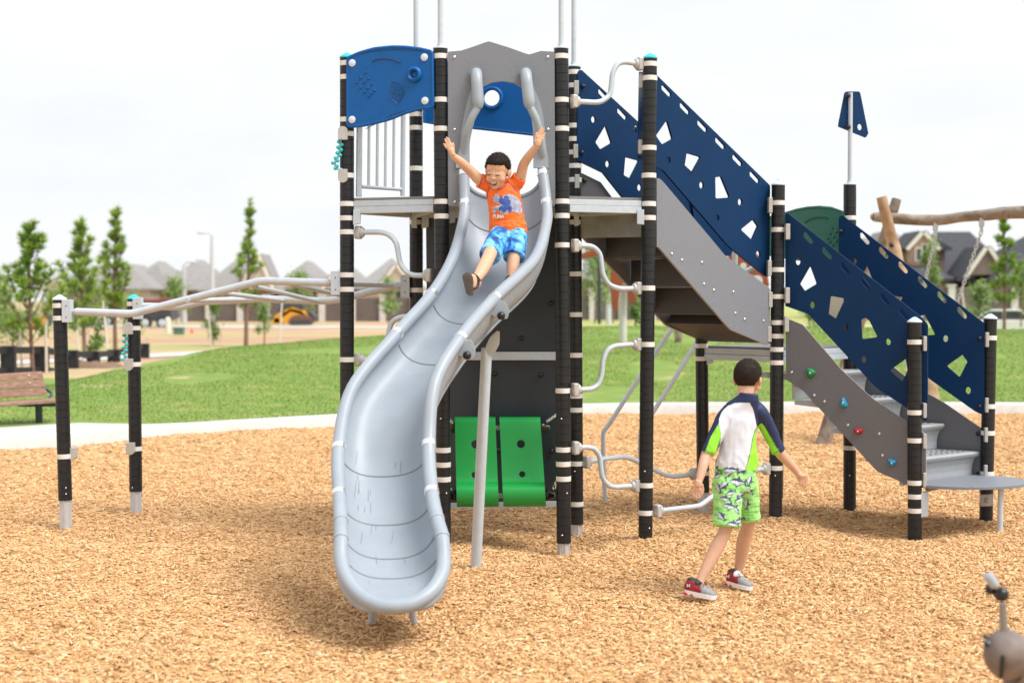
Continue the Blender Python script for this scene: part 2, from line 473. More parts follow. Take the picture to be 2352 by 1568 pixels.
# lawn bank behind the kerb
def crestY(x): return np.interp(x, [-13, -7.4, -6.6, -6.2, -5.3, -3.8, 1.7, 11, 22], [22, 22, 25, 27.5, 30, 31, 33, 33, 33])
def crestH(x):
    xx = np.linspace(-16, 30, 400)
    hh = np.interp(xx, [-16, -7.6, -7.0, -6.5, -6.0, -5.0, -3.8, 1.7, 5, 11, 22], [.06, .1, .22, .40, .53, .60, .685, .90, .92, .84, .8])
    hh = np.convolve(np.pad(hh, 3, mode='edge'), np.ones(7) / 7, 'valid'); return np.interp(x, xx, hh)
def lawnZ(x, y):
    y0 = kerbY(x) + kerbW(x); cy = crestY(x); t = np.clip((y - y0) / (cy - y0), 0, 1)
    up = .105 + (crestH(x) - .105) * (t * t * (3 - 2 * t) * .75 + .25 * t)
    dn = crestH(x) * (1 - sstep(0, 9, y - cy)) - .13 * sstep(3, 10, y - cy)
    return np.where(y < cy, up, dn) + .025 * vnoise(x * 1.1, y * 1.1) * np.clip((y - y0) / 1.5, 0, 1)
M['lawn'] = ramp_mat('lawn grass', [(.29, (.40, .33, .17)), (.37, (.21, .27, .055)), (.55, (.135, .235, .03)), (.70, (.23, .29, .055))], 1.7, .9, 7, bump=.5, bscale=25)
xs = np.linspace(-15, 26, 220); vv = np.linspace(0, 1, 110)
XX, VV = np.meshgrid(xs, vv, indexing='ij'); Y0 = kerbY(XX) + kerbW(XX) - .02; YY = Y0 + (crestY(XX) + 11 - Y0) * VV
tag(grid_mesh('lawn', XX, YY, lawnZ(XX, YY), [M['lawn']]), kind='structure')
def blades(name, label, n, fx, fy, zf, hmin, hmax, wd, mats, midx, lean=.5, keep=None):
    x, y = fx(n), fy(n)
    if keep is not None: k = keep(x, y); x, y = x[k], y[k]
    if name == 'grass': midx = lambda k: np.where(nrg.random(k) < .05, 2, np.where(nrg.random(k) < .70 - .5 * sstep(2.5, 8, y - kerbY(x)) + 1.1 * vnoise(x * .5, y * .35), 1, 0))
    n = len(x); z = zf(x, y); h = nrg.uniform(hmin, hmax, n); a = nrg.uniform(0, 2 * np.pi, n); le = nrg.normal(0, lean, (n, 2))
    v = np.zeros((n, 3, 3)); c = np.stack([x, y, z - .005], 1); d = np.stack([np.cos(a), np.sin(a), 0 * a], 1) * wd
    v[:, 0] = c - d; v[:, 1] = c + d; v[:, 2] = c + np.stack([le[:, 0] * h, le[:, 1] * h, h], 1)
    f = np.arange(n * 3).reshape(n, 3)
    return tag(np_mesh(name, v.reshape(-1, 3), f, mats, False, midx(n)), label, None, None, 'stuff')
M['g1'] = mat('grass blade', (.138, .245, .026), .7, island=.15)
M['g2'] = mat('yellow grass blade', (.24, .295, .05), .7, island=.15)
M['g3'] = mat('straw blade', (.42, .36, .19), .8, island=.2)
def gx(n): return nrg.uniform(-14, 16, n)
def gy(n): return 13 + 22 * nrg.beta(1.2, 1.2, n)
def gkeep(x, y):
    bare = vnoise(x * .8 + 20, y * .45 + 4) > .27
    return (y > kerbY(x) + kerbW(x) + .02) & (y < crestY(x) + 2) & (np.abs(x) < .42 * y + 1) & ~bare
blades('grass', 'short green grass on the bank behind the kerb', 430000, gx, gy, lawnZ, .012, .034, .0075, [M['g1'], M['g2'], M['g3']],
       lambda n: nrg.choice(3, n, p=[.62, .33, .05]), .6, gkeep)

# land beyond, out to the horizon
M['far'] = mat('far ground', (.35, .28, .14), .95)
t = M['far'].node_tree; b = t.nodes['Principled BSDF']; lk = t.links.new
c = t.nodes.new('ShaderNodeTexCoord'); n1 = t.nodes.new('ShaderNodeTexNoise'); n1.inputs['Scale'].default_value = .09; n1.inputs['Detail'].default_value = 6
mpn = t.nodes.new('ShaderNodeMapping'); mpn.inputs['Scale'].default_value = (.5, 1.6, 1); lk(c.outputs['Object'], mpn.inputs[0]); lk(mpn.outputs[0], n1.inputs['Vector'])
r1 = t.nodes.new('ShaderNodeValToRGB')
st = [(.36, (.40, .245, .15)), (.46, (.45, .30, .18)), (.53, (.46, .36, .19)), (.62, (.34, .32, .12))]
while len(r1.color_ramp.elements) < 4: r1.color_ramp.elements.new(.5)
for e, (p, cc) in zip(r1.color_ramp.elements, st): e.position = p; e.color = (*cc, 1)
r2 = t.nodes.new('ShaderNodeValToRGB'); r2.color_ramp.elements[0].position = .35; r2.color_ramp.elements[1].position = .65
r2.color_ramp.elements[0].color = (.27, .32, .07, 1); r2.color_ramp.elements[1].color = (.41, .40, .15, 1)
lk(n1.outputs[0], r1.inputs[0]); lk(n1.outputs[0], r2.inputs[0])
sx = t.nodes.new('ShaderNodeSeparateXYZ'); lk(c.outputs['Object'], sx.inputs[0])
mr = t.nodes.new('ShaderNodeMapRange'); mr.inputs[1].default_value = -3; mr.inputs[2].default_value = 4; lk(sx.outputs[0], mr.inputs[0])
mx = t.nodes.new('ShaderNodeMix'); mx.data_type = 'RGBA'; lk(mr.outputs[0], mx.inputs[0]); lk(r1.outputs[0], mx.inputs[6]); lk(r2.outputs[0], mx.inputs[7]); lk(mx.outputs[2], b.inputs['Base Color'])
def farZ(x, y): return -.07 - .28 * sstep(12, 16, x) * sstep(45, 60, y) * (1 - sstep(78, 90, y)) - .0 * x
gxs = np.concatenate([[-1800, -700, -300, -150, -90], np.linspace(-70, 70, 90), [90, 150, 300, 700, 1800]])
gys = np.concatenate([[-60, 0, 10], np.linspace(20, 140, 70), [180, 260, 420, 800, 1600, 2600]])
XX, YY = np.meshgrid(gxs, gys, indexing='ij')
tag(grid_mesh('ground', XX, YY, farZ(XX, YY) - .03 * (YY < 20), [M['far']]), kind='structure')
# footpath beyond the bank (left) and street
M['road'] = mat('pale road', (.52, .50, .47), .85, var=.08, scale=2)
def ribbon(name, pts, wd, z, m, n=8):
    P = smooth_path(pts, n); X = []; Y = []; Z = []
    for i, p in enumerate(P):
        a = P[max(i - 1, 0)]; bq = P[min(i + 1, len(P) - 1)]; d = bq - a; d = d / np.linalg.norm(d); nn = np.array([-d[1], d[0]])
        row = [p - nn * wd / 2, p + nn * wd / 2]
        X.append([q[0] for q in row]); Y.append([q[1] for q in row]); Z.append([float(farZ(q[0], q[1])) + z for q in row])
    return tag(grid_mesh(name, np.array(X), np.array(Y), np.array(Z), [m], False), kind='structure')
ribbon('path', [(-22, 27), (-14, 34), (-10, 41), (-6, 49), (-2, 56), (6, 62), (14, 66)], 1.7, .02, M['concrete'])
ribbon('road', [(-80, 92), (-40, 89), (-10, 84), (6, 84), (30, 88), (80, 92)], 6.5, .02, M['road'])

# ================================================================== PLAY STRUCTURE
PS = thing('play_structure', 'black posted play structure with grey slide, blue stair panels and overhead rails', 'play structure', (.4, 9.2, 0))
PY = dict(A=8.99, B=9.5, C=8.8, D=8.8, E=9.33, F=8.99, G=10.1, H=9.6, I=10.2, J=9.2, K=9.7, L=9.4, N=9.95)
# key: (x top, y sleeve top, x bottom, y sleeve bottom, band ys, cap, foot bottom y)
PD = {
 'A': (797, 133, 797, 1240, [147, 178.7, 276, 308.6, 404, 469, 501.7, 533.5, 632, 665, 825.7], 'teal', None),
 'B': (955.5, 165, 957, 1195, [264, 295, 388, 511, 632, 666.6], 'pole', None),
 'C': (1011.5, 113, 1019.5, 1246, [131, 230.7, 297, 464, 497.6, 1033, 1066.5, 1100], 'pole', 1256),
 'D': (1289, 113, 1295, 1246, [131, 231, 297, 463.5, 496.5, 563.5, 897, 1032, 1065, 1098.7], 'pole', 1259),
 'E': (1318, 155, 1324.5, 1203, [167.5, 198, 290, 320.6, 351, 382, 414, 511, 629.6, 722.6, 815.6, 909, 941, 1064, 1156.6], 'pole', 1226),
 'F': (1493, 134.5, 1482.5, 1226, [148.6, 180.8, 340.7, 404, 469, 501, 662, 791, 1113.5, 1176.7], 'teal', None),
 'G': (1609, 560, 1615, 1129.6, [794, 823.5, 1086], None, 1182),
 'H': (1787.7, 424.5, 1781, 1197, [466.8, 528.4, 619.9, 681.5, 741, 772, 802.5, 832.7, 1074], 'white', None),
 'I': (1952, 425, 1951.5, 1172, [501, 1028], 'pole', None),
 'J': (2100.6, 739, 2101, 1223, [785.6, 946.9, 1011, 1108, 1139.5, 1171.7], 'white', None),
 'K': (2274.5, 731, 2264.5, 1204, [776, 932.8, 994, 1087, 1143], 'white', None),
 'L': (136.8, 687.6, 150, 1148, [702, 730.8, 1047.6], 'white', 1216),
 'N': (307, 686, 312, 1127.6, [698, 753.5, 836.6, 1030], 'teal', 1187),
}
PR = .0445
AX = {}          # axis lookup: point on the post at a pixel height
def on_post(k, y):
    xt, yt, xb, yb = PD[k][:4]; x = xt + (xb - xt) * (y - yt) / (yb - yt); return V(x, y, PY[k])
def post(k):
    xt, yt, xb, yb, bands, cap, foot = PD[k]; Y = PY[k]
    top, bot = V(xt, yt, Y), V(xb, yb, Y)
    Ln = (bot - top).length
    if foot is None and bot.z > -.25:
        bot = bot + (bot - top).normalized() * .3; Ln = (bot - top).length
    mb = MB(); bl = sorted((on_post(k, y) - top).length for y in bands)
    prof = [(.02, 0), (PR - .004, 0), (PR, .004)]; mis = [0, 0]
    h = .095 + rng.random() * .02; seams = []
    while h < Ln - .02: seams.append(h); h += .0515
    ev = sorted([(s_, 's') for s_ in seams if all(abs(s_ - q) > .026 for q in bl)] + [(q, 'b') for q in bl])
    for q, kind in ev:
        if kind == 's':
            prof += [(PR + .0006, q - .004), (PR + .0009, q), (PR - .0016, q + .001), (PR - .0016, q + .0025), (PR, q + .0035)]; mis += [0] * 5
        else:
            prof += [(PR, q - .0165), (PR + .0022, q - .0155), (PR + .0022, q + .0135), (PR, q + .0145)]; mis += [0, 1, 1, 1]
            mis[-1] = 0 if False else 1
    prof += [(PR + .001, Ln - .001), (PR - .003, Ln), (.02, Ln)]; mis += [0, 0, 0]
    mb.lathe(prof, top, bot, 24, mis[:len(prof) - 1])
    # small steel screws low on the sleeve
    ax = (bot - top).normalized()
    for yy in ([1130, 1226, 960] if k in 'CD' else [1080, 1210] if k in 'EF' else [1118, 1132] if k in 'LN' else [1000, 1090] if k in 'HI' else []):
        if yy < yb:
            p = on_post(k, yy); mb.ball(p + Vector((rng.choice((-.012, .02)), -PR + .001, 0)), .006, 8, 5, mi=2)
    o = mb.build('post', [M['sleeve'], M['band'], M['steelbolt']], PS)
    if foot:
        p2 = V(xb + (xb - xt) * .03, foot, Y); f = MB(); n = 28
        d = (p2 - bot).normalized(); b0 = bot - d * .02; b1 = p2 + d * .25
        f.lathe([(.037, 0), (.037, (b1 - b0).length)], b0, b1, 12, smooth=False)
        for j in range(7):
            a = 2 * math.pi * j / 7 + .4; q = Vector((math.cos(a), math.sin(a), 0)) * .037
            f.tube([b0 + q, b1 + q], .0045, 6)
        f.build('post_foot', M['alu'], o)
    if cap in ('teal', 'white'):
        c = MB(); u = (top - bot).normalized()
        c.lathe([(PR + .003, -.003), (PR + .003, .004), (PR - .002, .009), (.014, .0285), (.006, .031)], top, top + u, 24)
        if cap == 'white': c.lathe([(.012, .028), (.010, .034)], top, top + u, 12, mis=[1])
        c.build('cap', [M['teal'] if cap == 'teal' else M['whitecap'], M['teal']], o)
    if cap == 'pole':
        c = MB(); u = Vector((0, 0, 1))
        c.lathe([(PR + .002, 0), (PR + .002, .006), (.022, .016), (.02, .03)], top, top + u, 24)
        hgt = 4.1 - top.z if k != 'I' else V(1950, 213, PY['I']).z - top.z
        c.lathe([(.0165, .01), (.0165, hgt)], top, top + u, 16)
        c.build('roof_pole' if k != 'I' else 'flag_pole', M['galv'], o)
    return o
POSTS = {k: post(k) for k in PD}

def XY(k, y=690): p = on_post(k, y); return (p.x, p.y)
def panel(name, pts, pl, holes=(), th=.018, mats=None, mi=0, parent=PS, bevel=.003, label=None, extra=None, side=0, back=True):
    """sheet cut to an outline measured in the photo, standing in the vertical plane pl"""
    mb = MB()
    mb.prism([VP(x, y, pl) for x, y in pts], [[VP(x, y, pl) for x, y in h] for h in holes], -pl[1] * th, 0, side)
    if extra: extra(mb)
    return mb.build(name, mats, parent, bevel, label)
def clamp(p, size=(.055, .05, .085), rot=None, parent=None, mb=None, mi=0):
    q = mb or MB(); q.box(p, size, rot, mi)
    return q
def bolts(mb, pts, pl, r=.007, mi=1):
    for x, y in pts:
        p = VP(x, y, pl); q = p + pl[1] * .001
        mb.lathe([(r, 0), (r * .95, .002), (r * .5, .005), (.0005, .006)], q, q + pl[1], 10, [mi] * 3)
def balls(pts, pl, parent, r=.014, name='ball_bolt', m='blackball'):
    for x, y in pts:
        b_ = MB(); p = VP(x, y, pl); b_.ball(p + pl[1] * r * .5, r, 12, 8); b_.build(name, M[m], parent)
def rounded(pts, r=.25, n=3):
    """cut every corner of a 2-D polygon with a small arc; r is a fraction of the shorter neighbouring edge"""
    out = []; k = len(pts)
    for i in range(k):
        a, b_, c_ = (np.array(pts[(i + j) % k], float) for j in (-1, 0, 1))
        d = min(np.linalg.norm(a - b_), np.linalg.norm(c_ - b_)) * r
        p = b_ + (a - b_) / np.linalg.norm(a - b_) * d; q = b_ + (c_ - b_) / np.linalg.norm(c_ - b_) * d
        for j in range(n + 1):
            t_ = j / n; out.append(tuple((1 - t_) ** 2 * p + 2 * t_ * (1 - t_) * b_ + t_ * t_ * q))
    return out

# ---- decks
ZD = 2.155
def deck(keys, name='deck', skip=()):
    pts = []
    for k in keys: p = XY(k, 460); pts.append(Vector((p[0], p[1], ZD)))
    c = sum(pts, Vector()) / len(pts)
    mb = MB(); mb.prism([p + (c - p) * .04 for p in pts], (), (0, 0, -.016))
    o = mb.build(name, M['deck'], PS, .002)
    fr = MB(); k = len(pts)
    for i in range(k):
        if i in skip: continue
        a, b_ = pts[i], pts[(i + 1) % k]; d = (b_ - a).normalized(); ln = (b_ - a).length
        rot = Matrix((d, Vector((0, 0, 1)).cross(d), Vector((0, 0, 1)))).transposed()
        mid = (a + b_) / 2 + (c - (a + b_) / 2).normalized() * .012
        fr.box(mid + Vector((0, 0, -.036)), (ln - .10, .03, .036), rot)
        fr.box(mid + Vector((0, 0, -.077)), (ln - .10, .038, .042), rot)
    fr.build('deck_frame', M['galv'], o, .002)
    return o
deck('ACB'); deck('CDEB', 'deck', (0,)); deck('DFE')
# ---- landing half way up the stairs
def H_(z, k): p = on_post(k, 690); return Vector((p.x, p.y, z))
ZL = 1.19
Mx = (2.012, 10.75)
lm = MB(); q = [H_(ZL, 'G'), H_(ZL, 'H'), H_(ZL, 'I'), Vector((Mx[0], Mx[1], ZL))]
c = sum(q, Vector()) / 4
lm.prism([p + (c - p) * .05 for p in q], (), (0, 0, -.016)); lo = lm.build('landing_deck', M['deck'], PS, .002)
fr = MB()
for i in range(4):
    a, b_ = q[i], q[(i + 1) % 4]; d = (b_ - a).normalized(); rot = Matrix((d, Vector((0, 0, 1)).cross(d), Vector((0, 0, 1)))).transposed()
    fr.box((a + b_) / 2 + Vector((0, 0, -.036)), ((b_ - a).length - .09, .03, .036), rot); fr.box((a + b_) / 2 + Vector((0, 0, -.076)), ((b_ - a).length - .09, .036, .04), rot)
fr.build('deck_frame', M['galv'], lo, .002)
# rear landing post, hidden behind the front one from here
mb = MB(); mb.lathe([(PR, 0), (PR, 2.5)], (Mx[0], Mx[1], -.2), (Mx[0], Mx[1], 3), 20); mb.build('post', M['sleeve'], PS)

# ---- grey slide entry wall
plCD = plane2(XY('C'), XY('D'), .035)
arch = [(905, 1225), (905, 1000), (912, 800), (935, 650), (975, 520), (1000, 470), (1050, 420), (1120, 388), (1195, 378), (1270, 390), (1330, 425), (1385, 480), (1420, 540), (1452, 650), (1475, 800), (1490, 1000), (1490, 1225)]
wall = [(832, 180), (915, 173), (1000, 145), (1080, 116), (1100, 111), (1120, 116), (1240, 153), (1350, 193), (1370, 198), (1390, 194), (1450, 175), (1536, 180), (1542, 188), (1547, 1205), (1540, 1214)]
wall_poly = wall + arch[::-1] + [(834, 1214), (828, 1205), (826, 186)]
def _wb(mb): bolts(mb, z1([(869, 217), (1497, 216), (871, 703), (1498, 702), (873, 1190), (1505, 1190)]), plCD, .0095, 1)
panel('entry_wall', z1(wall_poly), plCD, (), .02, [M['greypanel'], M['steelbolt'], M['edge']], bevel=.002, extra=_wb, side=2)
# round sockets of the hood handles are the handles' own ends (below)

# ---- blue play panels (moulded, rounded rim)
def play_panel(name, outline, pl, mats, parent, emb, th=.03, label=None):
    mb = MB(); pts = [VP(x, y, pl) for x, y in outline]
    mb.prism(pts, emb.get('holes', []), -pl[1] * th)
    rim = [p + pl[1] * -.006 for p in pts]
    mb.tube(rim, .011, 8, 0, closed=True)
    for path, r in emb.get('grooves', []): mb.tube([VP(x, y, pl) + pl[1] * .0 for x, y in path], r, 6, 1)
    for x, y, r, mi in emb.get('dots', []): mb.ball(VP(x, y, pl), (r, r, r), 8, 6, mi=mi)
    o = mb.build(name, mats, parent, 0, label); return o
plAC = plane2(XY('A', 300), XY('C', 300), .05)
ol = z1(rounded([(152, 222), (230, 188), (330, 160), (450, 148), (540, 150), (640, 162), (718, 180), (722, 552), (640, 560), (540, 588), (430, 632), (330, 658), (240, 676), (152, 682)], .2))
gro = [(z1([(318, 246), (345, 232), (400, 226), (455, 232), (508, 254)]), .006), (z1([(320, 240), (345, 227), (400, 221), (455, 227), (508, 247)]), .004)]
maze = [[(450, 384), (500, 392), (538, 455), (492, 536), (436, 490), (450, 384)], [(462, 400), (468, 450), (455, 490)], [(480, 402), (486, 440), (474, 500)], [(500, 410), (502, 460), (486, 520)], [(515, 430), (520, 462), (500, 510)], [(445, 455), (500, 465), (528, 460)]]
gro += [(z1(p), .0035) for p in maze]
for dst in ((185, 163, 660, 176), (235, 664, 640, 552)): gro.append((z1([(dst[0] + 40, dst[1] + 34), (dst[0] + 150, dst[1] + (12 if dst[0] == 185 else -20)), (dst[2] - 180, 165 if dst[0] == 185 else 598), (dst[2], dst[3])]), .0025))
dots = []
for x, y, d in [(274, 321, 1), (240, 354, 0), (293, 361, 0), (214, 389, 1), (265, 387, 1), (314, 399, 1), (240, 421, 0), (288, 424, 0), (333, 441, 0), (267, 451, 0), (311, 459, 0), (296, 480, 1)]:
    X, Y_ = z1([(x, y)])[0]; dots.append((X, Y_, .0095 if not d else .008, 1 if d else 0))
bp = play_panel('play_panel', ol, plAC, [M['blue'], M['bluedark']], PS, dict(grooves=gro, dots=dots))
cup = MB(); cc = VP(*z1([(602, 334)])[0], plAC); nn = plAC[1]
cup.lathe([(.052, -.002), (.050, .012), (.044, .022), (.034, .026), (.026, .02), (.018, .004), (.012, -.004)], cc, cc + nn, 24, [0, 0, 0, 0, 1, 1]); cup.build('cone_cup', [M['blue'], M['bluedark']], bp)
for x, y in z1([(183, 257), (668, 218), (672, 510), (182, 637)]):
    b_ = MB(); p = VP(x, y, plAC); b_.lathe([(.0235, 0), (.0225, .005), (.012, .009), (.001, .010)], p, p + nn, 20); b_.build('button', M['whitedisc'], bp)
plBE = plane2(XY('B', 300), XY('E', 300), .05)
ob = z1([(668, 300), (760, 265), (900, 235), (1100, 220), (1300, 225), (1480, 262), (1560, 300), (1560, 752), (1400, 735), (1200, 712), (1000, 690), (860, 672), (740, 660), (668, 655)])
rc = z1([(1122, 492)])[0]
bp2 = play_panel('play_panel', ob, plBE, [M['blue'], M['bluedark']], PS, dict(holes=[[VP(x, y, plBE) for x, y in circ(rc[0], rc[1], 19.5, n=28)]], grooves=[(z1([(1000, 683), (1200, 704), (1400, 727)]), .003)]))
rg = MB(); ctr = VP(rc[0], rc[1], plBE); e1 = Vector((plBE[1].y, -plBE[1].x, 0)).normalized()
rg.tube([ctr + plBE[1] * .004 + (e1 * math.cos(a) + Vector((0, 0, 1)) * math.sin(a)) * .064 for a in np.linspace(0, 2 * math.pi, 40)[:-1]], .014, 10, closed=True)
rg.build('porthole_ring', M['blue'], bp2)

# ---- left railing between A and B
plAB = plane2(XY('A', 400), XY('B', 400), .02)
rl = MB()
for x, yt, yb, r in [(432, -110, 1058, .0165), (408, -110, 1058, .010), (548, -110, 918, .010), (654, -110, 922, .010), (757, -110, 927, .010), (860, -110, 932, .010), (974, -110, 1045, .0165)]:
    rl.tube([VP(*za([(x + 8, yt)])[0], plAB), VP(*za([(x - 2, yb)])[0], plAB)], r, 12)
rl.tube([VP(*za([(455, 930)])[0], plAB), VP(*za([(970, 966)])[0], plAB)], .0125, 12)
rl.tube([VP(*za([(440, -110)])[0], plAB), VP(*za([(985, -80)])[0], plAB)], .0125, 12)
rl.build('railing', M['galv'], PS)

# ---- bent climbing bars between posts
def bar(path, Ya, Yb, ends=(1, 1), r=.0165, name='climbing_bar', n=6, m='galv'):
    """path in view pixels, depth runs from Ya to Yb along it; ends: which ends carry a cast clamp"""
    P = smooth_path(path, n); xs_ = [p[0] for p in P]; x0, x1 = xs_[0], xs_[-1]
    mb = MB(); w3 = [V(p[0], p[1], Ya + (Yb - Ya) * min(1, max(0, (p[0] - x0) / (x1 - x0)))) for p in P]
    mb.tube(w3, r, 14); o = mb.build(name, M[m], PS)
    for e, i, s_ in ((ends[0], 0, -1), (ends[1], -1, 1)):
        if not e: continue
        d = (w3[-1] - w3[0]); d.z = 0; d.normalize(); d = d * s_
        rot = Matrix((d, Vector((0, 0, 1)).cross(d), Vector((0, 0, 1)))).transposed()
        c_ = MB(); p = w3[i]
        c_.box(p + d * .028, (.038, .05, .082), rot); c_.ball(p + d * .004, (.022, .026, .034), 12, 8, rot)
        c_.build('cast_clamp', M['clamp'], o, .008)
    return o
bar(z4([(160, 366), (200, 368), (270, 370), (310, 355), (340, 325), (350, 270), (358, 205), (385, 155), (425, 141), (490, 150)]), 8.8, 8.97)
bar(z4([(165, 1187), (210, 1187), (250, 1198), (283, 1235), (293, 1290), (302, 1350), (335, 1405), (385, 1428), (430, 1432), (480, 1430)]), 8.8, 8.97)
bar(z6([(165, 581), (205, 580), (245, 573), (278, 545), (295, 490), (302, 420), (325, 362), (365, 335), (420, 328), (480, 324)]), 8.8, 8.97)
bar(z6([(168, 912), (215, 910), (255, 922), (283, 965), (290, 1020), (300, 1080), (330, 1122), (370, 1136), (420, 1133), (470, 1130)]), 8.8, 8.97)
bar(z6([(225, 992), (260, 984), (340, 972), (410, 965), (450, 970), (500, 992), (600, 1040), (660, 1066), (720, 1075), (805, 1062)]), 9.33, 10.08)
bar(z6([(632, 1270), (740, 1257), (830, 1246), (870, 1232), (950, 1170), (1060, 1085), (1110, 1055), (1150, 1046), (1195, 1036), (1218, 1034)]), 8.99, 9.55)
bar(z2([(285, 42), (340, 41), (395, 43), (440, 60), (475, 100), (488, 155), (500, 215), (530, 262), (575, 285), (640, 287)]), 8.99, 8.83)
bar(z2([(285, 767), (330, 766), (380, 750), (415, 710), (430, 650), (437, 600), (455, 555), (490, 530), (540, 522), (650, 522)]), 8.99, 8.83)

# ---- overhead swinging rails on the left
def rail(path, Y0, Y1, r=.025, n=5):
    x0, x1 = path[0][0], path[-1][0]; P = []
    for i, p in enumerate(path):          # soft bends
        if 0 < i < len(path) - 1:
            a, b_, c_ = (np.array(path[i + j], float) for j in (-1, 0, 1))
            f = lambda q: b_ + (q - b_) / np.linalg.norm(q - b_) * min(14, np.linalg.norm(q - b_) * .4)
            s0, s1 = f(a), f(c_)
            for t_ in np.linspace(0, 1, n): P.append((1 - t_) ** 2 * s0 + 2 * t_ * (1 - t_) * b_ + t_ * t_ * s1)
        else: P.append(np.array(p, float))
    w3 = [V(p[0], p[1], Y0 + (Y1 - Y0) * (p[0] - x0) / (x1 - x0)) for p in P]
    mb = MB(); mb.tube(w3, r, 16)
    for e, o2 in ((w3[0], w3[1]), (w3[-1], w3[-2])):
        d = (e - o2).normalized(); mb.tube([e, e + d * .012, e + d * .03, e + d * .05], [.024, .021, .012, .012], 12)
    return mb, w3
fm, fw = rail([(176, 715.5), (304, 720.5), (600, 644.5), (752, 649)], 9.38, 9.02)
fo = fm.build('overhead_rail', M['alurail'], PS)
rm, rw = rail([(325, 703), (415, 705), (462, 693), (600, 686), (731, 691), (766, 690), (825, 676), (914, 655)], 9.95, 9.5)
ro = rm.build('overhead_rail', M['alurail'], PS)
def rung(a, Ya, b_, Yb): mb = MB(); mb.tube([V(*a, Ya), V(*b_, Yb)], .0155, 12); mb.build('rung', M['alurail'], PS)
rung((430, 690), 9.19, (560, 688), 9.75); rung((505, 672), 9.16, (650, 690), 9.68); rung((575, 655), 9.12, (730, 692), 9.62); rung((668, 652), 9.08, (800, 682), 9.58); rung((745, 652), 9.03, (905, 656), 9.5)
for x, y, Y in ((155.5, 714, 9.38), (317, 708, 9.92), (772, 650, 9.0), (931, 657, 9.48)):
    mb = MB(); p = V(x, y, Y); mb.box(p, (.06, .062, .15)); mb.ball(p + Vector((.0, -.03, .035)), .006, 8, 6, mi=1); mb.ball(p + Vector((0, -.03, -.04)), .006, 8, 6, mi=1)
    mb.build('rail_bracket', [M['galv'], M['seam']], PS, .02)

# ---- beaded chains on the two left posts
def bead_chain(path, Y, name='beaded_chain'):
    P = smooth_path(path, 8); w3 = [V(p[0], p[1], Y) for p in P]; mb = MB(); bd = MB()
    mb.tube(w3, .0055, 6)
    acc = 0; k = 0
    for a, b_ in zip(w3, w3[1:]):
        acc += (b_ - a).length
        if acc > .016:
            acc = 0; k += 1; s_ = -1 if k % 2 else 1
            bd.ball(b_ + Vector((.011 * s_, -.006, 0)), .0125, 10, 7)
            mb.tube([b_ + Vector((.006 * math.cos(t_), -.002, .011 * math.sin(t_))) for t_ in np.linspace(0, 6.283, 9)[:-1]], .0025, 5, closed=True)
    o = mb.build(name, M['alu'], PS); bd.build('beads', M['beadteal'], o)
def half_clamp(x, y, Y, up):
    mb = MB(); prof = [(-.028, -.04 * up), (.03, -.04 * up)] + [(.03 - .058 * (1 - math.cos(t_)) / 2, (.02 + .024 * math.sin(t_)) * up) for t_ in np.linspace(0, math.pi, 9)]
    p = V(x, y, Y); mb.prism([p + Vector((a, -.03, b_)) for a, b_ in prof], (), (0, .06, 0)); mb.build('chain_clamp', M['clamp'], PS, .008)
bead_chain(za([(188, 335), (195, 370), (185, 450), (170, 540), (140, 600), (122, 640), (140, 690), (175, 715), (188, 735)]), 8.95)
half_clamp(*za([(226, 268)])[0], 8.95, 1); half_clamp(*za([(226, 795)])[0], 8.95, -1)
bead_chain(z8([(788, 985), (787, 1030), (785, 1080), (781, 1130), (784, 1175)]), 9.9)
half_clamp(*z8([(806, 962)])[0], 9.9, 1); half_clamp(*z8([(808, 1187)])[0], 9.9, -1)
half_clamp(300.5, 1029, 9.9, -1); half_clamp(165.5, 1041, 9.42, -1)

# ---- black back wall under the deck with its steel rail
plW = plane2(XY('B', 700), XY('E', 700), .0)
bw = panel('back_wall', [(978, 495), (1300, 495), (1305, 1160), (984, 1160)], plW, (), .016, [M['blackpanel']])
mb = MB(); rp_ = plane2(XY('B', 700), XY('E', 700), .03)
mb.prism([VP(x, y, rp_) for x, y in [(980, 808), (1303, 808), (1303, 827), (980, 827)]], (), -rp_[1] * .025)
mb.build('wall_rail', M['galv'], bw, .002); mb = MB()
mb.prism([VP(x, y, rp_) for x, y in [(980, 1156), (1303, 1150), (1303, 1164), (980, 1168)]], (), -rp_[1] * .02)
mb.build('wall_rail', M['galv'], bw, .002)
balls(z2([(1363, 446), (1189, 645), (1039, 847), (1302, 853), (1366, 1286), (1059, 1281), (880, 1290)]), plane2(XY('B', 700), XY('E', 700), .004), bw, .016)
# deck-to-post brackets that hang under the decks
for pts, Y in ((z1([(190, 1240), (238, 1240), (236, 1335), (188, 1343)]), 8.95), (z4([(497, 980), (537, 980), (537, 1068), (497, 1062)]), 8.95), (za([(1085, 1210), (1150, 1210), (1150, 1452), (1082, 1440)]), 9.4), (za([(1215, 1250), (1305, 1240), (1300, 1435), (1212, 1455)]), 9.45), (z1([(837, 1232), (873, 1232), (873, 1325), (837, 1332)]), 8.88), (z4([(133, 975), (166, 975), (166, 1070), (140, 1075)]), 9.1), (z6([(893, 360), (933, 360), (930, 430), (893, 440)]), 10.05), (z7([(976, 1095), (1018, 1095), (1016, 1232), (976, 1237)]), 9.17)):
    mb = MB(); mb.prism([V(x, y, Y) for x, y in pts], (), (0, .035, 0)); mb.build('deck_bracket', M['galv'], PS, .002)
# plate that carries the head of the upper stairs
plEF = plane2(XY('E', 560), XY('F', 560), -.0)
panel('head_plate', z4([(170, 975), (528, 975), (528, 1138), (160, 1142)]), plEF, (), .02, [M['galvdark']])

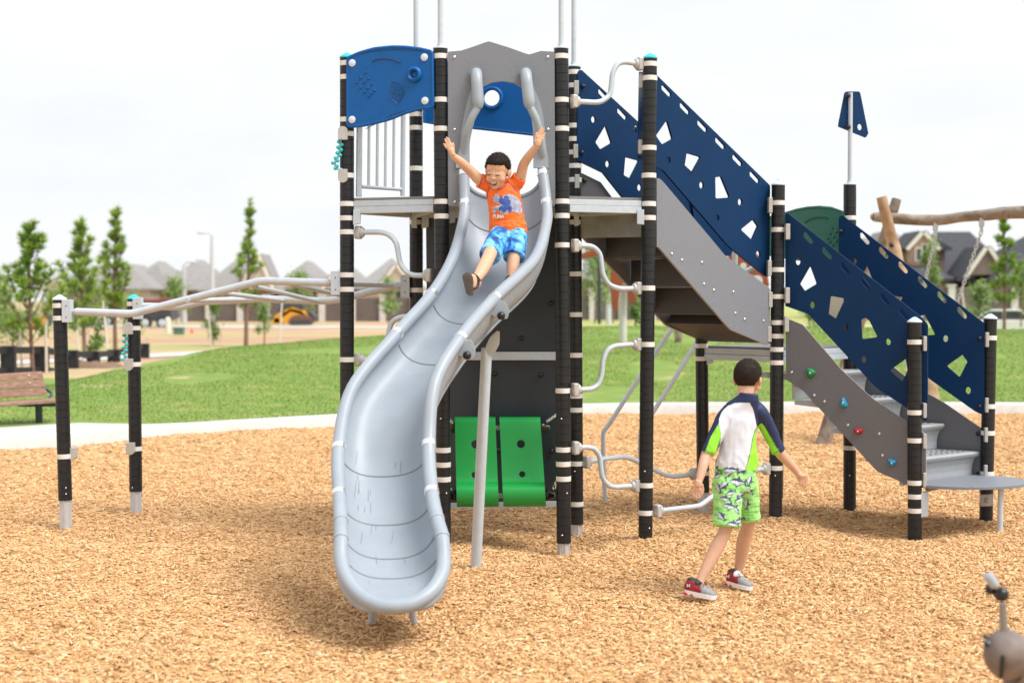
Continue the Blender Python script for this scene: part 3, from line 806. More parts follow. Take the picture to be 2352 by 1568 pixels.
# ---- stairs: cut-out guard panels, stringers, treads
plFH = plane2(XY('F', 600), XY('H', 600), -.0); plFHb = plane2(XY('F', 400), XY('H', 500), -.055)
plEG = plane2(XY('E', 600), XY('G', 700), .0); plEGf = plane2(XY('E', 400), XY('G', 600), .05)
plHJ = plane2(XY('H', 700), XY('J', 900), 0); plHJb = plane2(XY('H', 700), XY('J', 900), -.055)
plIK = plane2(XY('I', 700), XY('K', 900), 0); plIKf = plane2(XY('I', 700), XY('K', 900), .05)
def slots(cs, sc=1.0, base=((-29, -30), (-14, -32), (27, 13), (26, 30), (11, 31), (-28, -9))):
    return [rounded([(x + a * sc, y + b * sc) for a, b in base], .2, 2) for x, y in cs]
def kites(ks): return [rounded(k, .1, 2) for k in ks]
# upper front
up_out = z4([(535, 198), (592, 198), (1248, 836), (1256, 846), (1252, 1350), (1244, 1364), (1228, 1360), (1040, 1208), (1008, 1178), (650, 762), (632, 750), (615, 745), (535, 705)])
h = slots([(665, 306), (770, 407), (870, 507), (972, 605), (1070, 702), (1168, 798)])
h += kites([[(668, 470), (700, 578), (640, 612), (605, 560)], [(780, 658), (860, 682), (803, 785), (768, 735)], [(943, 798), (977, 793), (1026, 912), (945, 918)], [(1160, 1037), (1187, 1075), (1152, 1155), (1088, 1095)]])
h += [circ(x, y, 13, 20) for x, y in ((675, 702), (865, 842), (1085, 938), (953, 1030), (1188, 1236))]
g = panel('guard_panel', up_out, plFHb, [z4(q) for q in h], .018, [M['navy']], bevel=.0035)
# return flange that folds back at the head of that panel
mb = MB(); mb.prism([V(*z4([(528, 195)])[0], 9.07), V(*z4([(506, 196)])[0], 9.22), V(*z4([(497, 690)])[0], 9.22), V(*z4([(528, 703)])[0], 9.07)], (), (.012, .01, 0)); mb.build('guard_flange', M['navy'], g, .002)
# upper rear
ur_out = z4([(156, 700), (160, 200), (168, 187), (182, 187), (500, 478), (835, 790), (845, 805), (842, 1350), (830, 1360), (760, 1300), (410, 905), (305, 772)])
h = slots([(305, 328), (413, 438), (520, 540), (625, 640), (725, 735)])
h += kites([[(318, 498), (354, 602), (288, 640), (259, 598)], [(430, 681), (510, 703), (458, 805), (421, 785)], [(600, 830), (640, 820), (690, 930), (610, 940)]])
h += [circ(x, y, 14, 20) for x, y in ((249, 468), (330, 722), (494, 521), (512, 856))]
g = panel('guard_panel', ur_out, plEGf, [z4(q) for q in h], .018, [M['navy']], bevel=.0035)
balls(z4([(184, 279), (178, 658)]), plEGf, g, .016)
# barrier on the far side of the landing
plGM = plane2(XY('G', 700), Mx, .05)
gm_out = [(1588, 455), (1636, 464), (1690, 506), (1691, 560), (1683, 577), (1678, 588), (1664, 588), (1600, 545)]
g = panel('guard_panel', gm_out, plGM, (), .018, [M['navy']], bevel=.003)
# lower front
lf_out = z5([(246, 452), (252, 444), (266, 442), (1195, 1165), (1230, 1206), (1238, 1222)]) + z7([(1012, 672), (1006, 684), (994, 686), (895, 614), (740, 514), (708, 488)]) + z5([(1290, 1590)])[:0] + z5([(408, 1146), (392, 1138), (245, 1086)])
hs = slots([(405, 613), (535, 718), (662, 823), (803, 928), (940, 1038), (1075, 1143)], 1.14, ((-30, -33), (-15, -37), (29, 18), (28, 35), (12, 36), (-28, -6)))
hh = [z5(q) for q in hs]
hh += [z5(q) for q in kites([[(418, 806), (464, 932), (380, 982), (346, 932)], [(560, 1016), (662, 1034), (597, 1174), (545, 1140)], [(772, 1182), (818, 1163), (888, 1302), (780, 1317)]])]
hh += [z7(q) for q in kites([[(888, 334), (898, 402), (868, 464), (795, 401)]])]
hh += [z5(circ(x, y, 17, 24)) for x, y in ((333, 778), (433, 1080), (670, 1233), (963, 1335), (793, 1458))]
g = panel('guard_panel', lf_out, plHJb, hh, .018, [M['navy']], bevel=.0035)
# lower rear
lr_out = z5([(618, 1000), (618, 480), (624, 464), (640, 456), (656, 464), (1618, 1196), (1632, 1212)]) + z7([(1335, 636), (1328, 650), (1308, 646), (1280, 632), (1040, 462), (1010, 440)]) + z5([(900, 1250)])
hs = slots([(798, 617), (930, 715), (1065, 818), (1202, 920), (1337, 1024), (1477, 1133)], 1.14, ((-30, -33), (-15, -37), (29, 18), (28, 35), (12, 36), (-28, -6)))
hh = [z5(q) for q in hs]
hh += [z5(q) for q in kites([[(815, 803), (862, 930), (838, 955), (778, 880)], [(985, 1011), (1062, 1026), (1040, 1072), (990, 1080)], [(1178, 1158), (1217, 1146), (1290, 1286), (1190, 1292)]])]
hh += [z7(q) for q in kites([[(1210, 311), (1239, 350), (1195, 440), (1120, 375)]])]
hh += [z5(circ(x, y, 18, 24)) for x, y in ((723, 775), (1362, 1313))] + [z7(circ(1243, 515, 15, 20))]
g = panel('guard_panel', lr_out, plIKf, hh, .018, [M['navy']], bevel=.0035)
balls(z5([(634, 567), (1602, 1312)]) + z7([(1310, 605)]), plIKf, g, .016)
# green play panel across the landing
plMI = plane2(Mx, XY('I', 600), .05)
go = z5([(120, 470), (180, 455), (250, 440), (320, 418), (400, 403), (480, 398), (560, 405), (648, 432), (655, 700), (640, 735), (400, 770), (120, 730)])
gp_ = play_panel('play_panel', go, plMI, [M['teal_green'], M['bluedark']], PS,
           dict(grooves=[(z5([(385, 504), (420, 482), (470, 470), (515, 470), (541, 478)]), .008), (z5([(290, 425), (400, 409), (480, 404), (560, 411), (630, 430)]), .004)],
                dots=[(*z5([(x, y)])[0], .011, 0) for x, y in ((602, 570), (558, 583), (583, 604), (602, 636), (556, 640), (578, 663), (540, 660), (535, 690))] + [(*z5([(x, y)])[0], .009, 1) for x, y in ((574, 545), (543, 620))]))
gp_.data.materials[1] = mat('green emboss', (.004, .08, .05), .45)
# blue flag on the tall pole
plI = plane2((XY('I', 300)[0] - .4, XY('I', 300)[1] - .12), (XY('I', 300)[0] + .4, XY('I', 300)[1] + .16), .012)
fp = panel('flag', zf(rounded([(476, 173), (628, 173), (716, 612), (690, 655), (408, 540), (412, 500)], .16)), plI, [zf(circ(628, 545, 27, 34))], .016, [M['navy']], bevel=.003)
balls(zf([(495, 219), (496, 545)]), plane2((XY('I', 300)[0] - .4, XY('I', 300)[1] - .12), (XY('I', 300)[0] + .4, XY('I', 300)[1] + .16), .03), fp, .019)

# stringers
def stringer(out, pl, bl, mats=('stringer', 'steelbolt', 'edge')):
    return panel('stringer', out, pl, (), .018, [M[q] for q in mats], bevel=.002, extra=lambda mb: bolts(mb, bl, pl, .0095, 1), side=2)
s1 = stringer([(1508.5, 410), (1514, 409.6), (1521, 414.5), (1631.5, 545.5), (1665.5, 586.5), (1766, 660), (1769.6, 666), (1768, 787), (1763.6, 791.7), (1758, 791), (1679, 757.5), (1667.5, 745.7), (1515, 570), (1508.4, 565.5)], plFH,
              zs([(1170, 188), (1286, 259), (1515, 286), (1539, 533), (1651, 603), (1874, 624), (1897, 868), (2005, 937), (2222, 956)]), ('greypanel', 'steelbolt', 'edge'))
s2 = stringer([(1330, 397), (1338, 398), (1380, 418.5), (1404, 450.7), (1500, 556), (1600, 662), (1604, 775), (1617, 784), (1545.4, 754), (1529.4, 746), (1339, 545.5), (1330, 535)], plEG, [])
balls(z4([(192, 817)]), plEG, s2, .016)
s3 = stringer(z7([(203, 108), (210, 104), (300, 140), (520, 395), (668, 533), (700, 562), (895, 692), (985, 752), (1003, 772), (1003, 1052), (990, 1056), (895, 1050), (745, 986), (715, 966), (310, 524), (295, 510), (205, 452)]), plHJ,
              z7([(236, 411), (366, 541), (424, 577), (558, 711), (737, 761), (755, 884)]))
s4 = stringer(z7([(560, 200), (700, 290), (1015, 533), (1100, 580), (1325, 735), (1331, 745), (1331, 1030), (1300, 1034), (1100, 960), (560, 480)]), plIK, [])
balls(z7([(1304, 759), (1303, 990)]), plIK, s4, .017)
# climbing holds on the lower front stringer
for (x, y), m_, shp in zip(z7([(348, 415), (535, 585), (620, 745), (812, 926)]), ('holdgreen', 'holdblue', 'holdred', 'holdblue'),
        ([(-27, -22), (-10, -30), (12, -22), (28, -8), (24, 10), (2, 30), (-18, 24)], [(-8, -30), (4, -28), (22, 10), (18, 26), (-10, 24), (-20, 10)], [(-26, -14), (-16, -18), (20, -14), (26, 0), (14, 14), (-8, 20), (-24, 4)], [(-26, -20), (-16, -24), (22, -14), (24, -2), (8, 20), (-2, 28), (-10, 6)])):
    mb = MB(); n_ = plHJ[1]; k = len(shp); sc = .403
    rings = []
    for f_, hgt in ((1, 0), (.97, .012), (.8, .026), (.45, .034)):
        rings.append([VP(x + a * sc * f_, y + b_ * sc * f_, plHJ) + n_ * hgt for a, b_ in smooth_path(shp + shp[:1], 3)[:-1]])
    q = len(rings[0]); vs = [p for r_ in rings for p in r_]
    fs = [(i * q + j, i * q + (j + 1) % q, (i + 1) * q + (j + 1) % q, (i + 1) * q + j) for i in range(3) for j in range(q)] + [tuple(3 * q + j for j in range(q))]
    mb.add(vs, fs, 0, True); mb.ball(VP(x, y, plHJ) + n_ * .033, .007, 8, 6, mi=1)
    mb.build('climbing_hold', [M[m_], M['steelbolt']], s3)

# treads lofted between the two stringer planes
def lerp(a, b, t): return a + (b - a) * t
def tread(name, prof, A0, A1, B0, B1, mats, inset=.03, parent=PS, holes=None, skew=0.0):
    """closed profile of (t, z); front line A0->A1, rear line B0->B1"""
    mb = MB(); fr, rr_ = [], []
    for t_, z in prof:
        a = lerp(Vector((*A0, 0)), Vector((*A1, 0)), t_); b_ = lerp(Vector((*B0, 0)), Vector((*B1, 0)), t_ + skew)
        d = (b_ - a).normalized(); a = a + d * inset; b_ = b_ - d * inset; a.z = b_.z = z; fr.append(a); rr_.append(b_)
    k = len(prof); mb.add(fr + rr_, [(i, (i + 1) % k, k + (i + 1) % k, k + i) for i in range(k)] + [tuple(range(k - 1, -1, -1)), tuple(range(k, 2 * k))], 0)
    if holes:
        for t_, u_, z in holes:
            a = lerp(Vector((*A0, 0)), Vector((*A1, 0)), t_); b_ = lerp(Vector((*B0, 0)), Vector((*B1, 0)), t_); p = lerp(a, b_, u_); p.z = z
            d = (b_ - a).normalized(); mb.box(p, (.030, .012, .002), Matrix((d, Vector((-d.y, d.x, 0)), Vector((0, 0, 1)))).transposed(), 1)
    return mb.build(name, mats, parent, .004)
pF, pH, pE, pG = XY('F', 600), XY('H', 700), XY('E', 600), XY('G', 760)
for k in range(1, 5):
    z = 2.197 - .187 * k; tb = max(.03, .114 + .192 * (k - 2)); tf = tb + (.215 if k < 5 else .29); zt = min(2.13, z + .187)
    tread('tread', [(tf, z), (tf + .01, z - .012), (tf - .004, z - .034), (tb + .03, z - .034), (tb + .02, z - .03), (tb - .0, z - .03), (tb - .0, zt - .04), (tb + .022, zt - .04), (tb + .028, z + .03), (tb + .045, z)], pF, pH, pE, pG, [M['shadestep']], .02, skew=.10)
tread('tread', [(.70, 1.425), (.665, 1.352), (.965, 1.222), (.985, 1.225), (.985, 1.25), (.74, 1.41)], pF, pH, pE, pG, [M['shadestep']], .02, skew=.03)
qH, qJ, qI, qK = XY('H', 1000), XY('J', 1100), XY('I', 1000), XY('K', 1100)
tfs = [.95, .70, .43, .17]
for i, tf in enumerate(tfs):
    z = .30 + .18 * (i + 1); zb_ = z - .18 + .004; tb = tf - .31
    hol = [(tf - .06 - .055 * a, .12 + .076 * b_ + (.03 if a % 2 else 0), z + .001) for a in range(4) for b_ in range(11)] if i < 3 else None
    tread('tread', [(tf + .008, z - .004), (tf + .014, z - .014), (tf + .006, z - .03), (tf - .02, z - .05), (tf - .035, z - .085), (tf - .042, z - .125), (tf - .042, zb_), (tf - .07, zb_), (tf - .07, z - .05), (tb, z - .03), (tb, z), (tf, z)], qH, qJ, qI, qK, [M['step'], M['hole']], .022, holes=hol)
mb = MB()
# grey half-round board at the foot of the stairs
J2, K2 = Vector((*qJ, 0)), Vector((*qK, 0)); dj = (K2 - J2).normalized(); oj = Vector((dj.y, -dj.x, 0)); wj = (K2 - J2).length
arcp = [J2 - dj * -.03 + oj * .02]
for a in np.linspace(0, math.pi, 26): arcp.append(J2 + dj * (wj / 2 + .02) + (-dj * math.cos(a)) * (wj / 2 - .0) + oj * (.06 + .37 * math.sin(a)) + dj * (.10 * math.sin(a)))
arcp += [K2 - oj * .06, K2 - dj * .08 - oj * .08, J2 + dj * .05 - oj * .06]
for p in arcp: p.z = .318
mb.prism(arcp, (), (0, 0, -.02)); fb = mb.build('foot_board', M['greypanel'], PS, .005)
mb = MB()
p = V(2299, 1105, 9.2); p.z = .30; mb.tube([p, (p.x - .005, p.y, -.2)], .0185, 14); mb.build('support_leg', M['alurail'], fb)
mb = MB(); mb.prism([V(x, y, 9.64) for x, y in z7([(1318, 1108), (1388, 1106), (1388, 1172), (1320, 1176)])], (), (0, .03, 0)); mb.ball(V(*z7([(1353, 1140)])[0], 9.635), (.018, .01, .018), 12, 8); mb.build('deck_bracket', M['clamp'], fb, .003)
mb = MB(); a, b_ = V(*z7([(1012, 1108)])[0], 9.2), V(*z7([(1150, 1100)])[0], 9.5); a.z = b_.z = .285; mb.tube([a, b_], .016, 8); mb.build('board_bearer', M['edge'], fb)
# pale blocks that fix panels and stringers to the posts
def blocks(zz, pts, Y, sz):
    for x, y in zz(pts):
        mb = MB(); mb.box(V(x, y, Y), sz); mb.build('fixing_block', M['clamp'], PS, .004)
blocks(z5, [(139, 385), (133, 822), (139, 1042), (132, 1282)], 9.58, (.026, .06, .105))
blocks(z5, [(259, 570), (257, 1012), (251, 1212)], 9.55, (.03, .06, .105))
blocks(z7, [(992, 247), (992, 628), (991, 802), (991, 1022)], 9.19, (.022, .06, .095))
blocks(z7, [(1346, 225), (1344, 597), (1340, 766), (1338, 978)], 9.68, (.022, .06, .1))
blocks(z4, [(523, 250), (516, 625)], 9.02, (.03, .05, .09)); blocks(z4, [(150, 288), (146, 650), (154, 822)], 9.3, (.03, .05, .09))
# bent steel legs behind the stairs (base of the climber on the far side)
def leg(path, Y, r=.0175):
    P = smooth_path(path, 5); mb = MB(); mb.tube([V(p[0], p[1], Y) for p in P], r, 12); mb.build('bent_leg', M['alurail'], PS)
leg(z6([(760, 130), (690, 240), (500, 525), (345, 765), (312, 810), (303, 850), (305, 1000), (314, 1225), (316, 1300)]), 10.6)
leg(z6([(900, 205), (825, 330), (700, 535), (560, 750), (528, 795), (516, 840), (517, 1000), (525, 1225), (527, 1300)]), 10.6)
mb = MB(); mb.tube([V(*q, 10.9) for q in zs([(1895, 60), (1893, 300), (1890, 420)])], .022, 10); mb.tube([V(*q, 10.9) for q in zs([(1990, 400), (2100, 345), (2240, 290)])], .018, 10); mb.build('far_climber', M['alurail'], PS)

# ================================================================== SLIDE
st = [  # left rim px, right rim px, (left Y, right Y), bed offset (Y, z)
 (1065, 392, 1246, 392, 8.77, 8.77, .045, -.165),
 (1067.5, 467, 1255, 466, 8.70, 8.68, .07, -.175),
 (1062, 517, 1254, 517, 8.58, 8.54, .10, -.17),
 (1038, 597, 1226, 597, 8.36, 8.24, .115, -.165),
 (991.6, 675.8, 1136.5, 683.9, 8.09, 7.81, .12, -.16),
 (911, 766.4, 1058, 776, 7.75, 7.45, .12, -.16),
 (810, 890, 999, 880, 7.38, 7.20, .11, -.165),
 (778, 1028, 985, 1020, 7.07, 7.03, .11, -.165),
 (779.5, 1134, 991.5, 1129, 6.82, 6.80, .09, -.17),
 (782.5, 1196, 1004, 1192, 6.63, 6.62, .04, -.19),
 (783, 1236, 1015, 1232, 6.51, 6.51, .0, -.19),
 (783, 1284, 1019, 1284, 6.42, 6.42, -.01, -.135),
 (795, 1325, 1013, 1323, 6.34, 6.34, -.01, -.085),
 (825, 1365, 988, 1360, 6.26, 6.26, -.01, -.045),
 (864, 1387, 948, 1385, 6.21, 6.21, -.004, -.018),
 (890, 1392, 912, 1392, 6.195, 6.195, 0, -.004)]
sp = smooth_path([(*V(a, b_, e), *V(c_, d_, f_), 0, g_, h_) for a, b_, c_, d_, e, f_, g_, h_ in st], 8)
SLc = []   # (left, right, offset)
for q in sp: SLc.append((Vector(q[0:3]), Vector(q[3:6]), Vector(q[6:9])))
def bed_pt(i, a, grow=0.0, drop=0.0, ex=.8, ey=.85):
    l, r_, o = SLc[i]; c_ = (l + r_) / 2; h_ = (r_ - l) / 2
    hw = h_ * (1 + grow / max(h_.length, .02)); oo = o * (1 + drop / max(o.length, .05))
    ca, sa = math.cos(a), math.sin(a)
    x = math.copysign(abs(ca) ** ex, ca)
    return c_ - hw * x + oo * (abs(sa) ** ey)
NA = 30; mb = MB(); n = len(SLc)
inn = [bed_pt(i, math.pi * j / NA) for i in range(n) for j in range(NA + 1)]
out = [bed_pt(i, math.pi * j / NA, .022, .04, .5, .55) for i in range(n) for j in range(NA + 1)]
q = NA + 1
fi = [(i * q + j, i * q + j + 1, (i + 1) * q + j + 1, (i + 1) * q + j) for i in range(n - 1) for j in range(NA)]
mb.add(inn, fi, 0, True); mb.add(out, [f[::-1] for f in fi], 0, True)
cap = [(j, j + 1, len(inn) + j + 1, len(inn) + j) for j in range(NA)]; mb.add(inn[:q] + out[:q], [(j, q + j, q + j + 1, j + 1) for j in range(NA)], 0)
# scuffs left by shoes, lying in the bed
for _ in range(20):
    i0 = rng.choice([rng.randint(52, 66), rng.randint(57, 84)]); a0 = rng.uniform(.9, 1.9); ln = rng.choice([1, 1, 2, 2, 3]); wv = rng.uniform(.0006, .0017); dr = rng.uniform(-.012, .006)
    w3 = []
    for k in range(ln * 2 + 1):
        f_ = i0 + k / 2; i = min(int(f_), n - 2); t_ = f_ - i; a = a0 + dr * k + rng.uniform(-.004, .004)
        p = lerp(bed_pt(i, a), bed_pt(i + 1, a), t_); w3.append((p, lerp(bed_pt(i, a + .05), bed_pt(i + 1, a + .05), t_) - p, lerp(SLc[i][2], SLc[i + 1][2], t_).normalized()))
    vs = []
    for k, (p, sd, up) in enumerate(w3):
        f_ = wv * math.sin(math.pi * (k + .35) / (len(w3) + .0)) + .0003
        vs += [p - up * .0022 + sd.normalized() * f_, p - up * .0022 - sd.normalized() * f_]
    mb.add(vs, [(2 * k, 2 * k + 1, 2 * k + 3, 2 * k + 2) for k in range(len(w3) - 1)], 1)
slide = mb.build('slide', [M['slide'], M['scuff']], PS)
# rolled rim: up one side, round the lip, back up the other
hood_l = [V(*p, Y) for p, Y in zip([(1094, 172), (1098.5, 238), (1095, 250), (1083, 272), (1071, 303.5), (1067.5, 331), (1066, 365)], (8.72, 8.70, 8.7, 8.7, 8.72, 8.75, 8.78))]
hood_r = [V(*p, Y) for p, Y in zip([(1208, 172), (1216, 238), (1220, 250), (1232, 276), (1240.4, 310), (1244.8, 348), (1246, 375)], (8.72, 8.70, 8.7, 8.7, 8.72, 8.75, 8.79))]
ll = [s_[0] for s_ in SLc]; rr_ = [s_[1] for s_ in SLc][::-1]
mb = MB(); mb.tube(ll + rr_, .0335, 16); rim = mb.build('slide_rim', M['slide'], slide)
for hd in (hood_l, hood_r):
    P = [Vector(p) for p in smooth_path([tuple(p) for p in hd[1:]] + [tuple(ll[0] if hd is hood_l else rr_[-1])], 5)]
    mb = MB(); mb.tube(P, [.024 + .007 * max(0, (i / (len(P) - 1) - .7) / .3) for i in range(len(P))], 16); mb.build('hood_rail', M['slide'], slide)
    a, b_ = hd[0], hd[1]; d = (b_ - a).normalized(); back = Vector((0, .08, .01))
    mb = MB(); mb.tube([a + back, a + Vector((0, .03, .012)), a + d * .02, a + d * .06, a + (b_ - a) * .8, b_ - d * .01, b_ + d * .012, b_ + d * .03], [.036, .036, .036, .0355, .037, .037, .032, .022], 18); mb.build('hood_handle', M['slide'], slide)
    mb = MB(); w_ = V(*((1093, 166) if hd is hood_l else (1208, 166)), 8.745)
    mb.lathe([(.043, 0), (.043, .004)], w_, w_ + Vector((0, -1, 0)), 22); mb.build('handle_socket', M['seam'], slide)
# flange of the entry hood: a moulded lip between the wall opening and the rails
mb = MB(); plH = plane2(XY('C'), XY('D'), .05)
o1 = z1([(880, 960), (884, 900), (905, 820), (912, 740), (925, 660), (945, 560), (970, 470), (1000, 400), (1015, 380)]); i1 = z1([(975, 960), (972, 900), (972, 800), (985, 720), (1005, 640), (1022, 560), (1040, 500), (1052, 455), (1062, 430)])
o2 = z1([(1502, 960), (1500, 900), (1490, 830), (1480, 740), (1470, 640), (1450, 540), (1425, 470), (1390, 400), (1375, 370)]); i2 = z1([(1400, 960), (1400, 900), (1400, 800), (1398, 720), (1392, 650), (1375, 560), (1352, 490), (1338, 455), (1328, 425)])
for oo, ii in ((o1, i1), (o2, i2)): mb.prism([VP(x, y, plH) for x, y in smooth_path(oo, 3) + smooth_path(ii[::-1], 3)], (), -plH[1] * .03)
mb.build('entry_hood', M['slide'], slide, .004)
# straps where the sections meet, and the seam across the bed
for i in (0, 8, 32, 40, 56, 64, 72, 80):
    for side in (0, 1):
        i0 = max(i, 1); p = SLc[i0][side]; d = (SLc[min(i0 + 1, n - 1)][side] - SLc[i0 - 1][side]).normalized()
        mb = MB(); wd_ = .016 if i < 66 else .010
        mb.lathe([(.0345, -wd_), (.0362, -wd_ * .9), (.0362, wd_ * .9), (.0345, wd_)], p, p + d, 22)
        mb.build('strap', M['chrome'] if i < 66 else M['slide'], slide)
    if i:
        mb = MB(); mb.tube([bed_pt(i, math.pi * j / 30) - SLc[i][2].normalized() * -.002 for j in range(3, 28)], .0055, 8); mb.build('seam', M['seam'], slide)
mb = MB(); mb.tube([bed_pt(0, math.pi * j / 30) for j in range(1, 30)], .012, 8); mb.build('entry_edge', M['slide'], slide)
for (x, y), Y in zip(z2([(1076, 517), (881, 743)]), (7.74, 7.4)):
    mb = MB(); p = V(x, y, Y); mb.ball(p, (.0225, .0225, .0225), 14, 10); mb.build('slide_bolt', M['blackball'], slide)
    mb = MB(); mb.prism([p + Vector((a, .022, b_)) for a, b_ in rounded([(-.10, .05), (.02, .085), (.045, .03), (.035, -.02), (-.03, -.01), (-.09, .03)], .3)], (), (0, .05, 0)); mb.build('joint_flange', M['slide'], slide, .008)
# outer skirt of the right-hand side: a second rolled edge low on the shell
mb = MB(); lo = [bed_pt(i, math.pi * .735, .022, .04, .5, .55) for i in range(22, 62)]; mb.tube(lo, .014, 10); mb.build('lower_flange', M['slide'], slide)
# legs
mb = MB(); mb.tube([V(1118, 800, 7.85), V(1092.6, 1307, 8.0), V(1090, 1360, 8.02)], .0305, 18); mb.build('slide_post', M['galv'], slide)
mb = MB(); mb.prism([V(x, y, 7.82) for x, y in z2(rounded([(1010, 640), (1050, 603), (1068, 608), (1066, 680), (1040, 728), (1005, 735), (985, 700)], .25))], (), (0, .03, 0)); mb.build('slide_bracket', M['edge'], slide, .003)
for a, b_ in (((858, 1380), (853.5, 1436)), ((942, 1378), (951, 1426))):
    mb = MB(); g0 = V(*b_, 6.62); mb.tube([V(*a, 6.55), g0, g0 + (g0 - V(*a, 6.55)) * 1.5], .018, 14); mb.build('exit_leg', M['galv'], slide)

# ================================================================== GREEN CHAIN-HUNG SEAT
HS = thing('hanging_climber', 'two bright green rolled plastic slabs hung on chains under the slide tower', 'hanging climber', V(1150, 1060, 9.05))
def slab(xt0, xt1, xb0, xb1, holes):
    prof = []      # (Y, V-pixel y) in side view, front skin then back skin
    for a in np.linspace(-1.9, .4, 12): prof.append((9.10 + .060 * -math.cos(a) * 1, 983 - 21 * -math.sin(a) * -1))
    front = [(9.17, 975), (9.15, 962), (9.11, 957), (9.065, 962), (9.045, 980), (9.03, 1020), (9.01, 1060), (8.985, 1090), (8.96, 1106)]
    roll = [(8.93, 1110), (8.88, 1109), (8.83, 1113), (8.80, 1124), (8.795, 1140), (8.81, 1154), (8.85, 1162), (8.90, 1163), (8.95, 1158), (8.985, 1146)]
    back = [(9.02, 1118), (9.06, 1075), (9.09, 1030), (9.125, 995), (9.16, 985)]
    pr = smooth_path(front + roll + back + front[:1], 3)[:-1]
    mb = MB(); k = len(pr); NX = 10; vs = []
    for i in range(NX + 1):
        u = i / NX
        for Y, y in pr:
            f_ = min(1, max(0, (y - 960) / 200)); x = lerp(lerp(xt0, xb0, f_), lerp(xt1, xb1, f_), u); vs.append(V(x, y, Y))
    fs = [(i * k + j, (i + 1) * k + j, (i + 1) * k + (j + 1) % k, i * k + (j + 1) % k) for i in range(NX) for j in range(k)]
    mb.add(vs, fs, 0, True)
    mb.f += [tuple(range(k)), tuple(range(NX * k + k - 1, NX * k - 1, -1))]; mb.m += [0, 0]; mb.s += [False, False]
    o = mb.build('slab', M['green'], HS)
    cut = MB()
    for x, y in holes: cut.tube([V(x, y, 8.7), V(x + 2, y, 9.4)], .026 if y < 1070 else .020, 18)
    co = cut.build('cut', [], HS); bm_ = o.modifiers.new('b', 'BOOLEAN'); bm_.object = co; bm_.operation = 'DIFFERENCE'
    bm_.solver = 'EXACT'
    bpy.context.view_layer.update(); nm = bpy.data.meshes.new_from_object(o.evaluated_get(bpy.context.evaluated_depsgraph_get()))
    if len(nm.polygons) > 50: o.modifiers.clear(); o.data = nm
    else: o.modifiers.clear()
    bpy.data.objects.remove(co)
    bv = o.modifiers.new('bevel', 'BEVEL'); bv.width = .009; bv.segments = 3; bv.limit_method = 'ANGLE'; bv.angle_limit = R(50)
    return o
kx = lambda zx: (1250 + zx * .66964) * .57422; ky = lambda zy: (1500 + zy * .66964) * .57422
slab(kx(850), kx(1092), kx(862), kx(1113), [(kx(970), ky(413)), (kx(966), ky(595))])
slab(kx(1117), kx(1360), kx(1140), kx(1395), [(kx(1242), ky(411)), (kx(1250), ky(591))])
for yz, Y, xa, xb_, xc in ((312, 9.105, 832, 1410, 0), (716, 8.885, 835, 1440, 0)):
    mb = MB(); mb.tube([V(kx(xa), ky(yz + 4), Y), V(kx(xb_), ky(yz), Y)], .016, 12); rod = mb.build('rod', M['galv'], HS)
    for s_, x0, x1 in ((-1, xa + 14, xa - 6), (1, xb_ - 42, xb_ - 8)):
        a = V(kx(x0), ky(yz), Y); b_ = V(kx(x1), ky(yz), Y); d = (b_ - a).normalized()
        mb = MB(); mb.lathe([(.034, -.01), (.037, .0), (.036, .012), (.026, .028), (.024, .034), (.018, .05), (.001, .056)], a, a + d, 18, [0] * 5 + [1]); mb.build('end_cap', [M['blackball'], M['green']], rod)
def chain(mb, a, b_, link=.034, r=.004, w_=.0095, mi=0):
    a, b_ = Vector(a), Vector(b_); d = b_ - a; n_ = max(1, int(d.length / (link * .72))); t_ = d.normalized(); u = t_.orthogonal().normalized(); v_ = t_.cross(u)
    for i in range(n_):
        c_ = a + d * (i + .5) / n_; e = u if i % 2 else v_
        mb.tube([c_ + t_ * (link / 2 * math.cos(q_)) + e * (w_ * math.sin(q_)) for q_ in np.linspace(0, 2 * math.pi, 11)[:-1]], r, 5, mi, closed=True)
for a, Ya, b_, Yb in (((1400, 278), 9.1, (1456, 238), 8.93), ((1440, 680), 8.89, (1458, 630), 8.86), ((840, 290), 9.1, (800, 240), 8.9), ((838, 700), 8.89, (805, 650), 8.86)):
    mb = MB(); chain(mb, V(kx(a[0]), ky(a[1]), Ya), V(kx(b_[0]), ky(b_[1]), Yb)); mb.build('chain', M['chrome'], HS)

# ================================================================== CHILDREN
CAMP = Vector((0, 0, CAMZ))
def px_of(p):
    cp, sp = math.cos(PITCH), math.sin(PITCH); dy, dz = p[1], p[2] - CAMZ
    f_ = dy * cp - dz * sp; u_ = dy * sp + dz * cp
    return 1176 + p[0] / f_ * FPX, 784 - u_ / f_ * FPX
def inside(x, y, poly):
    r_ = False; j = len(poly) - 1
    for i in range(len(poly)):
        xi, yi = poly[i]; xj, yj = poly[j]
        if (yi > y) != (yj > y) and x < (xj - xi) * (y - yi) / (yj - yi) + xi: r_ = not r_
        j = i
    return r_
def paint(o, areas, front=True):
    off = Vector(ORG.get(o.name, (0, 0, 0)))
    for p in o.data.polygons:
        c_ = Vector(p.center) + off
        if front and p.normal.dot(CAMP - c_) < -.02: continue
        x, y = px_of(c_)
        for poly, mi in areas:
            if inside(x, y, poly): p.material_index = mi; break
